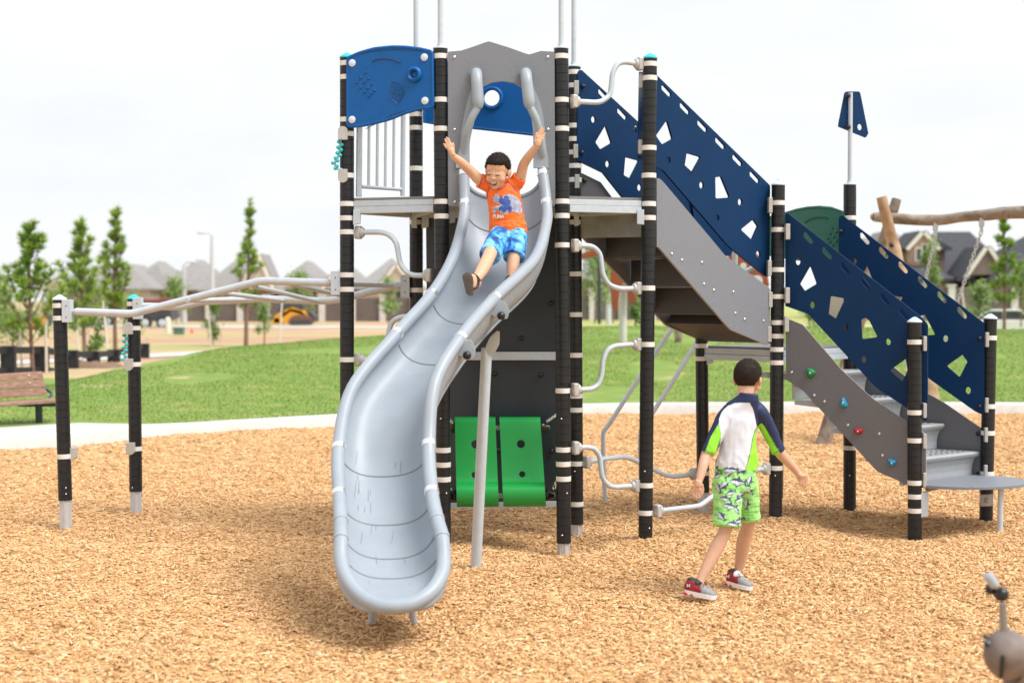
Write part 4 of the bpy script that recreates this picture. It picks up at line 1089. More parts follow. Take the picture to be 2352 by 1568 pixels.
class Skin:
    """marks laid on a surface: every point of a mark is dropped on to the mesh below it"""
    def __init__(s, o): s.b = bvh_of(o, ORG.get(o.name, (0, 0, 0))); s.o = o
    def hit(s, x, y, off=.0015):
        d = ray(x, y).normalized(); q = s.b.ray_cast(CAMP, d)
        return None if q[0] is None else q[0] + q[1] * off * (1 if q[1].dot(d) < 0 else -1) * .7 - d * off * .6
    def poly(s, mb, pts, mi=0, off=.0015):
        P = [s.hit(x, y, off) for x, y in pts]
        if any(p is None for p in P): return
        c2 = (sum(p[0] for p in pts) / len(pts), sum(p[1] for p in pts) / len(pts)); c_ = s.hit(*c2, off)
        if c_ is None: return
        k = len(P); mb.add(P + [c_], [(i, (i + 1) % k, k) for i in range(k)], mi)
    def raster(s, mb, poly, cell, mi=0, off=.0015, fill=1.0, wob=None):
        xs_ = [p[0] for p in poly]; ys_ = [p[1] for p in poly]
        for i in range(int((max(xs_) - min(xs_)) / cell) + 1):
            for j in range(int((max(ys_) - min(ys_)) / cell) + 1):
                x, y = min(xs_) + (i + .5) * cell, min(ys_) + (j + .5) * cell
                if not inside(x, y, poly): continue
                h = cell * .5 * fill; P = [s.hit(x + a * h, y + b_ * h, off) for a, b_ in ((-1, -1), (1, -1), (1, 1), (-1, 1))]
                if all(p is not None for p in P): mb.add(P, [(0, 1, 2, 3)], mi)
    def line(s, mb, pts, wd, mi=0, off=.0015, n=4):
        P = smooth_path(pts, n); vs = []
        for i, p in enumerate(P):
            a, b_ = P[max(i - 1, 0)], P[min(i + 1, len(P) - 1)]; d = b_ - a; L_ = np.linalg.norm(d)
            nn_ = np.array([-d[1], d[0]]) / (L_ or 1) * wd / 2
            q = [s.hit(*(p + nn_), off), s.hit(*(p - nn_), off)]
            if None in q:
                if len(vs) > 2: mb.add(vs, [(2 * k, 2 * k + 1, 2 * k + 3, 2 * k + 2) for k in range(len(vs) // 2 - 1)], mi)
                vs = []; continue
            vs += q
        if len(vs) > 2: mb.add(vs, [(2 * k, 2 * k + 1, 2 * k + 3, 2 * k + 2) for k in range(len(vs) // 2 - 1)], mi)
def etube(mb, pts, rx, ry, xdir, n=20, mi=0):
    """rounded solid with elliptic rings (torso); closed by domed ends"""
    P = [Vector(p) for p in pts]; k = len(P); vs = []; xdir = Vector(xdir)
    for i in range(k):
        t_ = (P[min(i + 1, k - 1)] - P[max(i - 1, 0)]).normalized(); x_ = (xdir - t_ * xdir.dot(t_)).normalized(); y_ = t_.cross(x_)
        for j in range(n):
            a = 2 * math.pi * j / n; vs.append(P[i] + x_ * math.cos(a) * rx[i] + y_ * math.sin(a) * ry[i])
    fs = [(i * n + j, i * n + (j + 1) % n, (i + 1) * n + (j + 1) % n, (i + 1) * n + j) for i in range(k - 1) for j in range(n)]
    mb.add(vs, fs + [tuple(range(n - 1, -1, -1)), tuple((k - 1) * n + j for j in range(n))], mi, True)
def limb(mb, pts, rr, n=14, open_=False):
    P = smooth_path([(*p, r_) for p, r_ in zip(pts, rr)], 5)
    mb.tube([q[:3] for q in P], [float(max(q[3], .003)) for q in P], n)
    mb.ball(pts[0], rr[0] * .99, 12, 8)
    if not open_: mb.ball(pts[-1], rr[-1] * .99, 12, 8)
def hand_at(mb, wrist, palm, fingers, thumb, zz, Y, rf=.0053, dY=0.0):
    W = V(*zz([wrist])[0], Y); Pm = V(*zz([palm])[0], Y + dY * .4)
    kn = [V(*zz([f[0]])[0], Y + dY) for f in fingers]
    mb.tube([W, lerp(W, Pm, .5), Pm], [.0165, .018, .018], 12)
    for q in kn: limb(mb, [lerp(W, Pm, .6), lerp(Pm, q, .5), q], [.012, .0105, .0082], 10)
    for f in fingers + [thumb]:
        P = [V(*zz([p])[0], Y + dY + (.012 * i * (1 if dY > 0 else 0))) for i, p in enumerate(f)]
        limb(mb, P, [rf * 1.25, rf * 1.05, rf * .8], 10)
    limb(mb, [lerp(W, Pm, .35), V(*zz([thumb[0]])[0], Y)], [.012, .0085], 10)
class Head:
    def __init__(s, c_, f, up=(0, 0, 1), sc=1.0):
        s.f = Vector(f).normalized(); u = Vector(up); s.x = s.f.cross(u).normalized() * 1; s.u = s.x.cross(s.f).normalized(); s.c = Vector(c_); s.k = sc
        s.rot = Matrix((s.x, s.f, s.u)).transposed()
    def p(s, x, f, u): return s.c + (s.x * x + s.f * f + s.u * u) * s.k
    def e(s, mb, c_, r, seg=20, rings=14): mb.ball(s.p(*c_), [q * s.k for q in r], seg, rings, s.rot)
    def add(s, mb):
        s.e(mb, (0, -.010, .028), (.068, .083, .077), 28, 20); s.e(mb, (0, .022, -.018), (.057, .060, .064)); s.e(mb, (0, .026, -.058), (.044, .048, .043)); s.e(mb, (0, .056, -.083), (.018, .016, .016))
        for q in (-1, 1):
            s.e(mb, (q * .035, .040, -.036), (.023, .024, .025)); s.e(mb, (q * .069, -.006, -.012), (.008, .016, .027)); s.e(mb, (q * .075, -.014, -.006), (.007, .012, .020))
            s.e(mb, (q * .009, .077, -.031), (.0065, .008, .006))
        s.e(mb, (0, .073, -.010), (.007, .010, .020)); s.e(mb, (0, .080, -.028), (.009, .011, .0085)); s.e(mb, (0, .064, -.062), (.02, .014, .012))
        limb(mb, [s.p(0, -.022, -.04), s.p(0, -.03, -.115)], [.046 * s.k, .043 * s.k])
    def hair(s, name, m, parent, keep, spikes=1500, ln=.012, seed=3):
        r = random.Random(seed); mb = MB(); N, Mr = 72, 48; c_ = (0, -.010, .028); rad = (.068, .083, .077); vs = {}; V_ = []
        def pt(th, ph, g):
            x, f_, u = math.sin(th) * math.cos(ph), math.sin(th) * math.sin(ph), math.cos(th)
            return (c_[0] + x * (rad[0] + g), c_[1] + f_ * (rad[1] + g), c_[2] + u * (rad[2] + g) - max(0, -u) * max(0, -f_) * .012)
        G = [[None] * N for _ in range(Mr + 1)]; D = [[0] * N for _ in range(Mr + 1)]
        for i in range(Mr + 1):
            for j in range(N):
                th, ph = math.pi * i / Mr, 2 * math.pi * j / N; p0 = pt(th, ph, 0); k_ = keep(*p0); D[i][j] = k_
                g = min(1, max(-.6, k_ / .012)) * .0065 + .0012 * noise.noise(Vector(p0) * 90)
                G[i][j] = s.p(*pt(th, ph, g))
        flat = [p for row in G for p in row]
        fs = [(i * N + j, (i + 1) * N + j, (i + 1) * N + (j + 1) % N, i * N + (j + 1) % N) for i in range(Mr) for j in range(N) if max(D[i][j], D[i + 1][j], D[i][(j + 1) % N], D[i + 1][(j + 1) % N]) > -.004]
        mb.add(flat, fs, 0, True)
        for _ in range(spikes):
            th, ph = math.acos(r.uniform(-.8, 1)), r.uniform(0, 2 * math.pi); p0 = pt(th, ph, 0)
            if keep(*p0) < .002: continue
            a = s.p(*pt(th, ph, .003)); b0 = s.p(*pt(th, ph, .016)); d = (b0 - a).normalized()
            sw = s.p(*pt(th + .1, ph + .15, .003)) - a; d = (d * .75 + sw.normalized() * .7 + Vector((r.gauss(0, .2), r.gauss(0, .2), r.gauss(0, .2)))).normalized()
            l_ = ln * r.uniform(.6, 1.3); u = d.orthogonal().normalized() * .0016; v_ = d.cross(u)
            mb.add([a + u, a - u * .5 + v_ * .8, a - u * .5 - v_ * .8, a + d * l_], [(0, 1, 3), (1, 2, 3), (2, 0, 3)], 0, True)
        return mb.build(name, m, parent)

M['skin'] = mat('skin', (.655, .385, .25), .48, var=.05, scale=30, sss=.15, spec=.35, bump=.03, bscale=400)
M['skin2'] = mat('skin pale', (.62, .37, .255), .48, var=.05, scale=30, sss=.15, spec=.35, bump=.03, bscale=400)
M['hair'] = mat('dark brown hair', (.020, .0125, .0095), .75, spec=.25, island=.6)
M['orange'] = mat('orange jersey', (.88, .155, .014), .62, var=.04, scale=30, bump=.22, bscale=22)
M['purple'] = mat('purple stitching', (.16, .04, .22), .6)
M['logoW'] = mat('print white', (.78, .76, .76), .5); M['logoB'] = mat('print blue', (.03, .10, .42), .5)
M['camo'] = ramp_mat('blue camouflage', [(0, (.012, .06, .24)), (.41, (.02, .16, .47)), (.49, (.08, .36, .74)), (.585, (.21, .53, .80))], 17, .7, 1.5, const=True, dist=.6, bump=.2, bscale=30)
M['sole'] = mat('sandal sole', (.10, .085, .07), .8, var=.2, scale=20); M['strapd'] = mat('dark strap', (.03, .024, .022), .6)
M['lip'] = mat('lips', (.50, .16, .13), .4); M['mouth'] = mat('mouth', (.11, .018, .018), .5); M['teeth'] = mat('teeth', (.78, .74, .68), .3); M['lash'] = mat('lashes and brows', (.03, .016, .012), .6); M['tongue'] = mat('tongue', (.55, .17, .16), .4)

# ---------------------------------------------------------------- child on the slide
P1 = thing('person', 'child in an orange T-shirt and blue camouflage shorts sliding with both arms raised', 'person', V(1167, 545, 8.45))
hd1 = Head(V(1143, 394, 8.37), (-.30, -.92, -.24), (.04, -.12, 1), .985)
b = MB(); hd1.add(b)
up1 = (1, 0, 0)
etube(b, [V(1150, 422, 8.43), V(1152, 436, 8.43), V(1158, 460, 8.43), V(1163, 495, 8.44), V(1166, 525, 8.45), V(1167, 548, 8.45)], [.05, .085, .088, .085, .092, .085], [.045, .055, .062, .062, .068, .06], up1)
Ys = 8.42
limb(b, [V(1120, 424, Ys), V(1099, 411, 8.40), V(1081, 393, 8.38), V(1060, 374, 8.34), V(1042, 359, 8.31)], [.036, .0335, .030, .0265, .0185])
limb(b, [V(1185, 420, Ys), V(1196, 404, 8.40), V(1203, 378, 8.37), V(1217, 356, 8.33), V(1232, 336, 8.30)], [.036, .0325, .029, .0255, .0185])
hand_at(b, (245, 560), (200, 460), [[(135, 425), (112, 395), (97, 370)], [(155, 392), (130, 338), (115, 300)], [(182, 378), (160, 318), (141, 270)], [(212, 385), (188, 330), (172, 285)]], [(250, 470), (254, 408), (246, 358)], zb1, 8.30)
hand_at(b, (1560, 410), (1590, 325), [[(1560, 258), (1592, 185), (1628, 135)], [(1590, 248), (1622, 172), (1646, 120)], [(1622, 262), (1648, 196), (1670, 146)], [(1645, 300), (1668, 248), (1690, 206)]], [(1530, 335), (1537, 262), (1550, 202)], zb1, 8.29)
limb(b, [V(1150, 545, 8.42), V(1137, 565, 8.24), V(1127, 580, 8.12), V(1117, 602, 8.03), V(1105, 624, 7.93), V(1092, 645, 7.85)], [.062, .05, .0395, .0375, .034, .023])
limb(b, [V(1184, 547, 8.42), V(1183, 568, 8.33), V(1181, 584, 8.27), V(1178, 606, 8.24), V(1176, 622, 8.22), V(1174, 640, 8.20)], [.062, .05, .0395, .037, .033, .023])
etube(b, [V(1097, 648, 7.86), V(1088, 650, 7.81), V(1079, 652, 7.76)], [.024, .028, .024], [.034, .05, .056], (1, 0, 0))
etube(b, [V(1174, 642, 8.19), V(1173, 648, 8.15), V(1172, 652, 8.11)], [.024, .026, .022], [.03, .04, .04], (1, 0, 0))
body1 = bake(b, 'body', [M['skin']], P1, .0030, 4)
sk = Skin(body1)
def keep1(x, f, u):       # hairline: short fringe, sides above the ears, nape
    if f > .035 or (abs(x) < .045 and f > 0): return u - (.049 - .15 * max(0, abs(x) - .03) + .006 * noise.noise(Vector((x * 90, 0, 3))))
    if f > -.03: return u - (-.010 + (f + .03) * .70)
    return u + .035
hd1.hair('hair', M['hair'], P1, keep1, 2600, .013)
mb = MB()
def fpx(x, u): return px_of(hd1.p(x, .085, u))
# brows, lowered lids, smile
for q in (-1, 1):
    sk.line(mb, [fpx(q * .014, .013), fpx(q * .028, .018), fpx(q * .043, .012)], 1.2, 1)
    sk.line(mb, [fpx(q * .015, -.005), fpx(q * .022, -.0085), fpx(q * .031, -.0085), fpx(q * .040, -.006)], 2.0, 0, .002)
mb.build('eyebrows_and_lashes', [M['lash'], mat('eyebrow', (.30, .165, .11), .6)], body1)
mb = MB()
mo = [fpx(a * .86, c_ * .92 - .003) for a, c_ in [(-.026, -.052), (-.013, -.055), (0, -.056), (.013, -.055), (.026, -.051), (.022, -.064), (.012, -.073), (0, -.076), (-.012, -.073), (-.022, -.064)]]
ctr = np.mean(mo, 0); sk.poly(mb, [tuple(ctr + (np.array(p) - ctr) * 1.18) for p in mo], 0, .001); sk.poly(mb, mo, 1, .002)
sk.poly(mb, [fpx(a * .86, c_ * .92 - .003) for a, c_ in [(-.020, -.0545), (0, -.057), (.020, -.0540), (.015, -.0580), (0, -.0605), (-.016, -.0585)]], 2, .003)
sk.poly(mb, [fpx(a * .86, c_ * .92 - .003) for a, c_ in [(-.013, -.068), (0, -.066), (.013, -.068), (.008, -.0735), (-.008, -.0735)]], 3, .003)
mb.build('mouth', [M['lip'], M['mouth'], M['teeth'], M['tongue']], body1)
# shirt
b = MB()
etube(b, [V(1147, 419, 8.43), V(1148, 424, 8.43), V(1151, 433, 8.43), V(1157, 452, 8.43), V(1161, 478, 8.43), V(1164, 505, 8.44), V(1167, 524, 8.44), V(1167, 535, 8.44)], [.052, .066, .094, .099, .100, .104, .110, .111], [.05, .056, .066, .073, .075, .077, .080, .080], up1)
limb(b, [V(1138, 431, 8.43), V(1122, 424, 8.425), V(1101, 414.5, 8.41)], [.05, .046, .044], 18, True)
limb(b, [V(1168, 429, 8.43), V(1184, 421, 8.425), V(1194, 406, 8.405)], [.052, .047, .043], 18, True)
shirt1 = bake(b, 'shirt', [M['orange'], M['purple'], M['logoW'], M['logoB']], P1, .0045, 4)
wrinkle(shirt1, .0026, (14, 14, 26), 1, V(0, 528, 8.4).z); ss = Skin(shirt1); mb = MB()
for ln_ in (zb1([(838, 1020), (800, 1090), (785, 1160), (782, 1232)]), zb1([(1086, 962), (1150, 1000), (1200, 1060), (1240, 1115), (1310, 1134)]), zb1([(905, 1078), (960, 1092), (1020, 1072), (1070, 1025), (1086, 965)]), zb1([(698, 868), (690, 930), (672, 1000), (648, 1048)]), zb1([(1228, 800), (1250, 870), (1300, 935), (1350, 930), (1378, 900)]), zb2([(818, 296), (900, 310), (1010, 312), (1150, 300), (1300, 290), (1396, 284)])):
    ss.line(mb, ln_, 1.3, 0)
cat = zb1([(925, 1145), (948, 1180), (985, 1210), (1030, 1216), (1045, 1180), (1100, 1164), (1170, 1174), (1230, 1205), (1278, 1250), (1298, 1300), (1308, 1360), (1322, 1462), (1280, 1470), (1210, 1442), (1140, 1420), (1112, 1440), (1090, 1472), (1020, 1466), (960, 1434), (930, 1412), (905, 1462), (870, 1442), (857, 1390), (880, 1366), (930, 1354), (970, 1354), (985, 1336), (950, 1310), (900, 1296), (861, 1250), (868, 1220), (898, 1200)])
ss.raster(mb, cat, 1.5, 1, .0014, 1.04)
x0 = min(p[0] for p in cat)
core = [(1146.5 + (x - 1165) * .80, 469 + (y - 469) * .9) for x, y in cat]
ss.raster(mb, cat, 2.9, 2, .0026, .62)
ss.raster(mb, [(1149 + (x - 1160) * .42 + 9, 470 + (y - 470) * .86) for x, y in cat], 2.9, 2, .0028, .86)
cu = bpy.data.curves.new('word', 'FONT'); cu.body = 'PUMA'; cu.offset = .03; cu.space_character = .95
to = bpy.data.objects.new('word', cu); COL.objects.link(to); bpy.context.view_layer.update(); tm = bpy.data.meshes.new_from_object(to.evaluated_get(bpy.context.evaluated_depsgraph_get())); bpy.data.objects.remove(to)
tx = [v.co.x for v in tm.vertices]; ty = [v.co.y for v in tm.vertices]
q0, q1, q2 = zb1([(872, 1546), (1046, 1540), (872, 1482)])
vs = []
for v in tm.vertices:
    a = (v.co.x - min(tx)) / (max(tx) - min(tx)); c_ = (v.co.y - min(ty)) / (max(ty) - min(ty))
    vs.append(ss.hit(q0[0] + (q1[0] - q0[0]) * a + (q2[0] - q0[0]) * c_, q0[1] + (q1[1] - q0[1]) * a + (q2[1] - q0[1]) * c_, .002))
if all(v is not None for v in vs): mb.add(vs, [tuple(p.vertices) for p in tm.polygons], 1)
mb.build('shirt_print', [M['purple'], M['logoW'], M['logoB']], shirt1)
# shorts
b = MB()
etube(b, [V(1166, 527, 8.44), V(1167, 538, 8.43), V(1168, 552, 8.41)], [.098, .104, .10], [.07, .074, .07], up1)
limb(b, [V(1149, 544, 8.40), V(1138, 562, 8.265), V(1125, 587, 8.13)], [.068, .063, .061], 18, True)
limb(b, [V(1185, 546, 8.405), V(1183, 566, 8.33), V(1180, 592, 8.265)], [.068, .064, .062], 18, True)
sh1 = bake(b, 'shorts', [M['camo']], P1, .0045, 4); wrinkle(sh1, .003, (24, 20, 20), 2)
# sandals
for dx, dy, Y in ((0, 0, 7.735), (98, 6, 8.10)):
    mb = MB(); so = [(x + dx, y + dy) for x, y in zb2([(400, 966), (425, 945), (462, 936), (500, 943), (532, 966), (552, 1010), (562, 1080), (556, 1150), (560, 1230), (558, 1275), (545, 1303), (515, 1308), (480, 1296), (450, 1270), (430, 1200), (408, 1100), (390, 1030), (388, 995)])]
    mb.prism([V(x, y, Y) for x, y in so], (), (.002, .014, 0)); so_ = mb.build('sandal', [M['sole']], P1, .003)
    mb = MB()
    a, b_ = (V(x + dx, y + dy, Y) for x, y in zb2([(560, 1200), (556, 1000)]))
    P = [Vector(p) for p in smooth_path([tuple(a + Vector((0, .01, 0))), tuple(lerp(a, b_, .2) + Vector((.022, .05, 0))), tuple(lerp(a, b_, .7) + Vector((.028, .06, .01))), tuple(b_ + Vector((.0, .07, .012)))], 5)]
    mb.tube(P, .008, 8); mb.tube([P[-1], P[-1] + Vector((.02, .02, -.01)), P[-1] + Vector((.04, .03, -.035))], .005, 8)
    mb.build('sandal_strap', M['strapd'], so_)
    if not dx:
        mb = MB()
        for k in range(7):
            y = so[0][1] + 6 + k * 6.0; mb.tube([V(so[0][0] + 2 + k * .6, y, Y - .001), V(so[0][0] + 20 + k * .6, y - 1, Y - .001)], .0011, 5)
        mb.build('sole_groove', M['strapd'], so_)

# ---------------------------------------------------------------- child walking past
P2 = thing('person', 'child in white, navy and lime swim shirt and shark shorts walking away', 'person', (1.17, 7.3, 0))
hd2 = Head(V(1718.5, 871, 7.33), (.50, .86, -.16), (0, 0, 1), .955)
M['navycloth'] = mat('navy swim cloth', (.010, .022, .085), .6, bump=.18, bscale=25); M['whitecloth'] = mat('white swim cloth', (.70, .735, .83), .65, bump=.28, bscale=16)
M['lime'] = mat('lime swim cloth', (.30, .80, .045), .6, bump=.25, bscale=22)
M['sharkcloth'] = ramp_mat('lime streaked cloth', [(.33, (.10, .48, .08)), (.44, (.28, .70, .17)), (.60, (.42, .82, .30))], 9, .7, 4, stretch=(1.2, 1.2, 13), bump=.25, bscale=25)
M['sharkN'] = mat('shark navy', (.06, .09, .18), .7); M['sharkG'] = mat('shark grey', (.58, .60, .68), .7)
M['shoered'] = mat('red mesh', (.28, .012, .018), .6, var=.35, scale=60); M['shoegrey'] = mat('grey mesh', (.24, .25, .26), .6, var=.1, scale=80); M['shoewhite'] = mat('white midsole', (.78, .78, .78), .5); M['shoeblack'] = mat('black lining', (.016, .016, .02), .6); M['shoepink'] = mat('red outsole', (.55, .012, .05), .5); M['sockw'] = mat('white sock', (.75, .73, .72), .8)
b = MB(); hd2.add(b)
etube(b, [V(1719, 915, 7.31), V(1712, 935, 7.31), V(1703, 965, 7.31), V(1696, 1005, 7.31), V(1694, 1050, 7.32), V(1690, 1095, 7.33), V(1690, 1120, 7.33)], [.04, .085, .095, .085, .088, .095, .085], [.04, .052, .062, .06, .062, .07, .065], (1, .12, 0))
limb(b, [V(1669, 955, 7.29), V(1642, 1003, 7.27), V(1624, 1040, 7.26), V(1614, 1072, 7.22), V(1606, 1103, 7.19)], [.036, .034, .029, .0255, .0185])
limb(b, [V(1748, 955, 7.32), V(1772, 1000, 7.36), V(1789, 1036, 7.38), V(1808, 1058, 7.40), V(1830, 1082, 7.42)], [.036, .033, .029, .0255, .0185])
hand_at(b, (300, 185), (285, 245), [[(250, 285), (240, 325), (252, 362)], [(272, 295), (268, 342), (280, 374)], [(297, 297), (298, 345), (308, 372)], [(318, 285), (326, 325), (322, 352)]], [(335, 235), (347, 285), (338, 330)], zc2, 7.18, .0056)
hand_at(b, (1320, 95), (1375, 145), [[(1425, 130), (1434, 180), (1412, 214)], [(1405, 150), (1418, 205), (1392, 238)], [(1382, 165), (1392, 218), (1366, 236)], [(1358, 172), (1364, 215), (1345, 222)]], [(1335, 140), (1346, 185), (1372, 200)], zc2, 7.42, .0058)
limb(b, [V(1671, 1118, 7.31), V(1670, 1165, 7.28), V(1667, 1213, 7.26), V(1648, 1253, 7.25), V(1631, 1287, 7.23), V(1611, 1326, 7.20), V(1606, 1340, 7.19)], [.07, .056, .034, .0375, .033, .0235, .024])
limb(b, [V(1708, 1115, 7.37), V(1716, 1155, 7.40), V(1721, 1195, 7.42), V(1709, 1240, 7.46), V(1704, 1270, 7.48), V(1697, 1308, 7.50), V(1695, 1320, 7.50)], [.07, .054, .036, .0385, .034, .0235, .024])
body2 = bake(b, 'body', [M['skin2']], P2, .0030, 4)
def keep2(x, f, u):
    if f > .02: return u - (.066 - .2 * max(0, abs(x) - .03))
    if f > -.028: return u - (.050 - (.02 - f) * 1.2)
    return u + .070 - max(0, f + .05) * 1.2
hd2.hair('hair', M['hair'], P2, keep2, 3400, .010, 8)
b = MB()
etube(b, [V(1720, 903, 7.292), V(1719, 913, 7.292), V(1716, 924, 7.30), V(1709, 940, 7.31), V(1700, 962, 7.31), V(1695, 985, 7.31), V(1694.5, 1010, 7.31), V(1695, 1040, 7.315), V(1693, 1062, 7.32), V(1692, 1076, 7.32)], [.051, .055, .07, .096, .102, .098, .092, .1, .107, .108], [.053, .055, .058, .064, .07, .07, .068, .072, .077, .078], (1, .12, 0))
limb(b, [V(1686, 940, 7.31), V(1668, 955, 7.29), V(1644, 1000, 7.27), V(1625, 1040, 7.26)], [.046, .043, .0385, .0365], 18, True)
limb(b, [V(1734, 940, 7.31), V(1749, 955, 7.32), V(1771, 998, 7.36), V(1788, 1036, 7.38)], [.046, .043, .038, .035], 18, True)
shirt2 = bake(b, 'shirt', [M['navycloth'], M['lime'], M['whitecloth']], P2, .0042, 4); wrinkle(shirt2, .0028, (13, 13, 9), 3, V(0, 1060, 7.3).z)
pW = zc1([(815, 598), (1000, 596), (1050, 700), (1090, 900), (1040, 1020), (1000, 1250), (945, 1448), (560, 1440), (600, 1250), (640, 1020), (640, 960), (612, 870), (615, 800), (650, 710), (720, 640)])
pGs = zc1([(1088, 905), (1128, 985), (1120, 1140), (1125, 1290), (1120, 1500), (940, 1500), (945, 1440), (1000, 1250), (1040, 1020)])
pGr = zc1([(1090, 900), (1145, 848), (1182, 880), (1280, 1050), (1378, 1215), (1380, 1225), (1300, 1290), (1240, 1200), (1160, 990), (1128, 985)])
pGl = zc1([(600, 862), (645, 960), (640, 1020), (550, 1290), (430, 1228), (500, 1040)])
paint(shirt2, [(pW, 2), (pGl, 1), (pGr, 1), (pGs, 1)])
s2k = Skin(shirt2); mb = MB()
for ln_ in (zc1([(600, 868), (550, 950), (500, 1040), (440, 1215)]), zc1([(1092, 895), (1143, 852), (1182, 882), (1280, 1055), (1362, 1205)]), zc1([(1090, 900), (1045, 1010), (1010, 1200), (985, 1300), (945, 1440)]), zc1([(440, 1190), (490, 1212), (548, 1232)]), zc1([(1290, 1240), (1330, 1222), (1368, 1200)])): s2k.line(mb, ln_, .9, 0)
mb.build('stitching', M['navycloth'], shirt2)
b = MB()
etube(b, [V(1688, 1068, 7.32), V(1688, 1080, 7.32), V(1689, 1100, 7.325), V(1690, 1122, 7.33)], [.100, .103, .107, .106], [.078, .08, .085, .085], (1, .12, 0))
limb(b, [V(1672, 1112, 7.31), V(1672, 1150, 7.29), V(1668, 1209, 7.262)], [.082, .071, .0675], 18, True)
limb(b, [V(1706, 1112, 7.36), V(1714, 1146, 7.385), V(1720, 1190, 7.41)], [.080, .066, .062], 18, True)
sh2 = bake(b, 'shorts', [M['sharkcloth']], P2, .0045, 4)
wrinkle(sh2, .0042, (17, 17, 10), 4); sk3 = Skin(sh2); mb = MB()
shark = [(-1, .1), (-.6, -.28), (-.2, -.36), (-.05, -.75), (.18, -.34), (.55, -.2), (.95, -.6), (.85, -.1), (1.02, .3), (.6, .05), (.2, .3), (-.1, .7), (-.25, .3), (-.6, .32)]
belly = [(-.95, .14), (-.5, -.06), (-.1, -.04), (.3, -.06), (.8, -.02), (.45, .1), (.15, .28), (-.12, .5), (-.25, .28), (-.6, .3)]
for x, y, s_, a in [(x_, y_, q_ * 1.28, a_) for x_, y_, q_, a_ in [(640, 75, 70, .1), (715, 200, 72, .25), (760, 75, 55, 2.9), (500, 130, 45, -.4), (560, 240, 55, 2.6), (510, 265, 48, 1.3), (640, 310, 45, -.2), (830, 190, 50, 1.9), (580, 375, 50, .2), (720, 385, 45, -.5), (630, 455, 62, .35), (540, 560, 52, 1.0), (800, 430, 52, 1.7), (745, 330, 40, 2.8), (660, 640, 52, .2), (735, 600, 45, -.3), (840, 300, 38, .9), (600, 130, 34, 2.3), (700, 500, 34, 1.2), (480, 60, 40, .8)]]:
    ca, sa = math.cos(a), math.sin(a); T = lambda P: zc2([(x + s_ * (p * ca - q * sa), y + s_ * (p * sa + q * ca)) for p, q in P])
    sk3.raster(mb, T(shark), 1.0, 0, .0012, 1.05); sk3.raster(mb, T(belly), 1.0, 1, .0022, 1.05)
mb.build('shark_print', [M['sharkN'], M['sharkG']], sh2)
# trainers
def shoe(heel, toe, Yh, Yt, ankle, sock):
    a, b_ = V(*heel, Yh), V(*toe, Yt); d = (b_ - a); L_ = d.length; d.normalize(); side = d.cross(Vector((0, 0, 1))).normalized(); up = side.cross(d)
    rot = Matrix((d, -side, up)).transposed()
    P = lambda x, y, z: a + d * x * L_ - side * y + up * z
    b = MB()
    for x, z, r in ((.13, .030, (.030, .029, .034)), (.28, .032, (.036, .031, .034)), (.48, .026, (.04, .033, .030)), (.68, .02, (.038, .034, .024)), (.84, .017, (.026, .030, .019))): b.ball(P(x, 0, z), r, 16, 10, rot)
    limb(b, [P(.16, 0, .03), P(.15, 0, .054)], [.029, .027]); limb(b, [P(.3, 0, .036), P(.24, 0, .052)], [.027, .026])
    o = bake(b, 'shoe', [M['shoered'], M['shoegrey'], M['shoeblack']], P2, .0035, 3)
    off = Vector(ORG[o.name])
    for p in o.data.polygons:
        q = Vector(p.center) + off - a; t_ = q.dot(d) / L_; h_ = q.dot(up)
        p.material_index = 2 if h_ > .066 else (1 if t_ > .56 - h_ * 2.2 + .04 else 0)
    s_ = MB(); outl = [(.0, .018), (.06, .027), (.25, .029), (.5, .033), (.72, .038), (.9, .030), (1.0, .012)]
    loop = [(x, y) for x, y in outl] + [(x, -y) for x, y in outl[::-1]]
    s_.prism([P(x, y, .016 - .0 * x) for x, y in rounded(loop, .3)], (), -up * .022, 0); so = s_.build('shoe_sole', M['shoewhite'], o, .004)
    s2_ = MB()
    for x in (.06, .26): s2_.ball(P(x, .022, -.003), (.014, .010, .0075), 10, 6, rot)
    for x in (.06, .26): s2_.ball(P(x, -.022, -.003), (.014, .010, .0075), 10, 6, rot)
    s2_.build('outsole_pad', M['shoepink'], so)
    l_ = MB()
    for k, sg in ((0, 1), (1, -1)): l_.tube([P(.44, sg * .008, .062), P(.5, sg * .018, .070), P(.56, sg * .024, .060), P(.60, sg * .03, .05)], .002, 6)
    l_.build('shoelace', M['shoeblack'], o)
    # white mark on heel counter: two bars joined across
    k = MB(); kk = Skin(o); c_ = px_of(P(.12, -.03, .042))
    for sx in (-3.2, 3.2): kk.line(k, [(c_[0] + sx, c_[1] - 3.6), (c_[0] + sx * .55, c_[1]), (c_[0] + sx, c_[1] + 3.6)], 1.9, 0, .002)
    kk.line(k, [(c_[0] - 3, c_[1]), (c_[0] + 3, c_[1])], 1.7, 0, .002)
    k.build('shoe_mark', M['shoewhite'], o)
    b = MB(); limb(b, [P(.32, 0, .05), ankle], [.0255, .0258]); b.build('sock', M[sock], o)
shoe((1574, 1358), (1645, 1373), 7.20, 7.14, V(1606, 1341, 7.195), 'shoeblack')
shoe((1671, 1337), (1727, 1352), 7.50, 7.40, V(1695, 1321, 7.505), 'sockw')

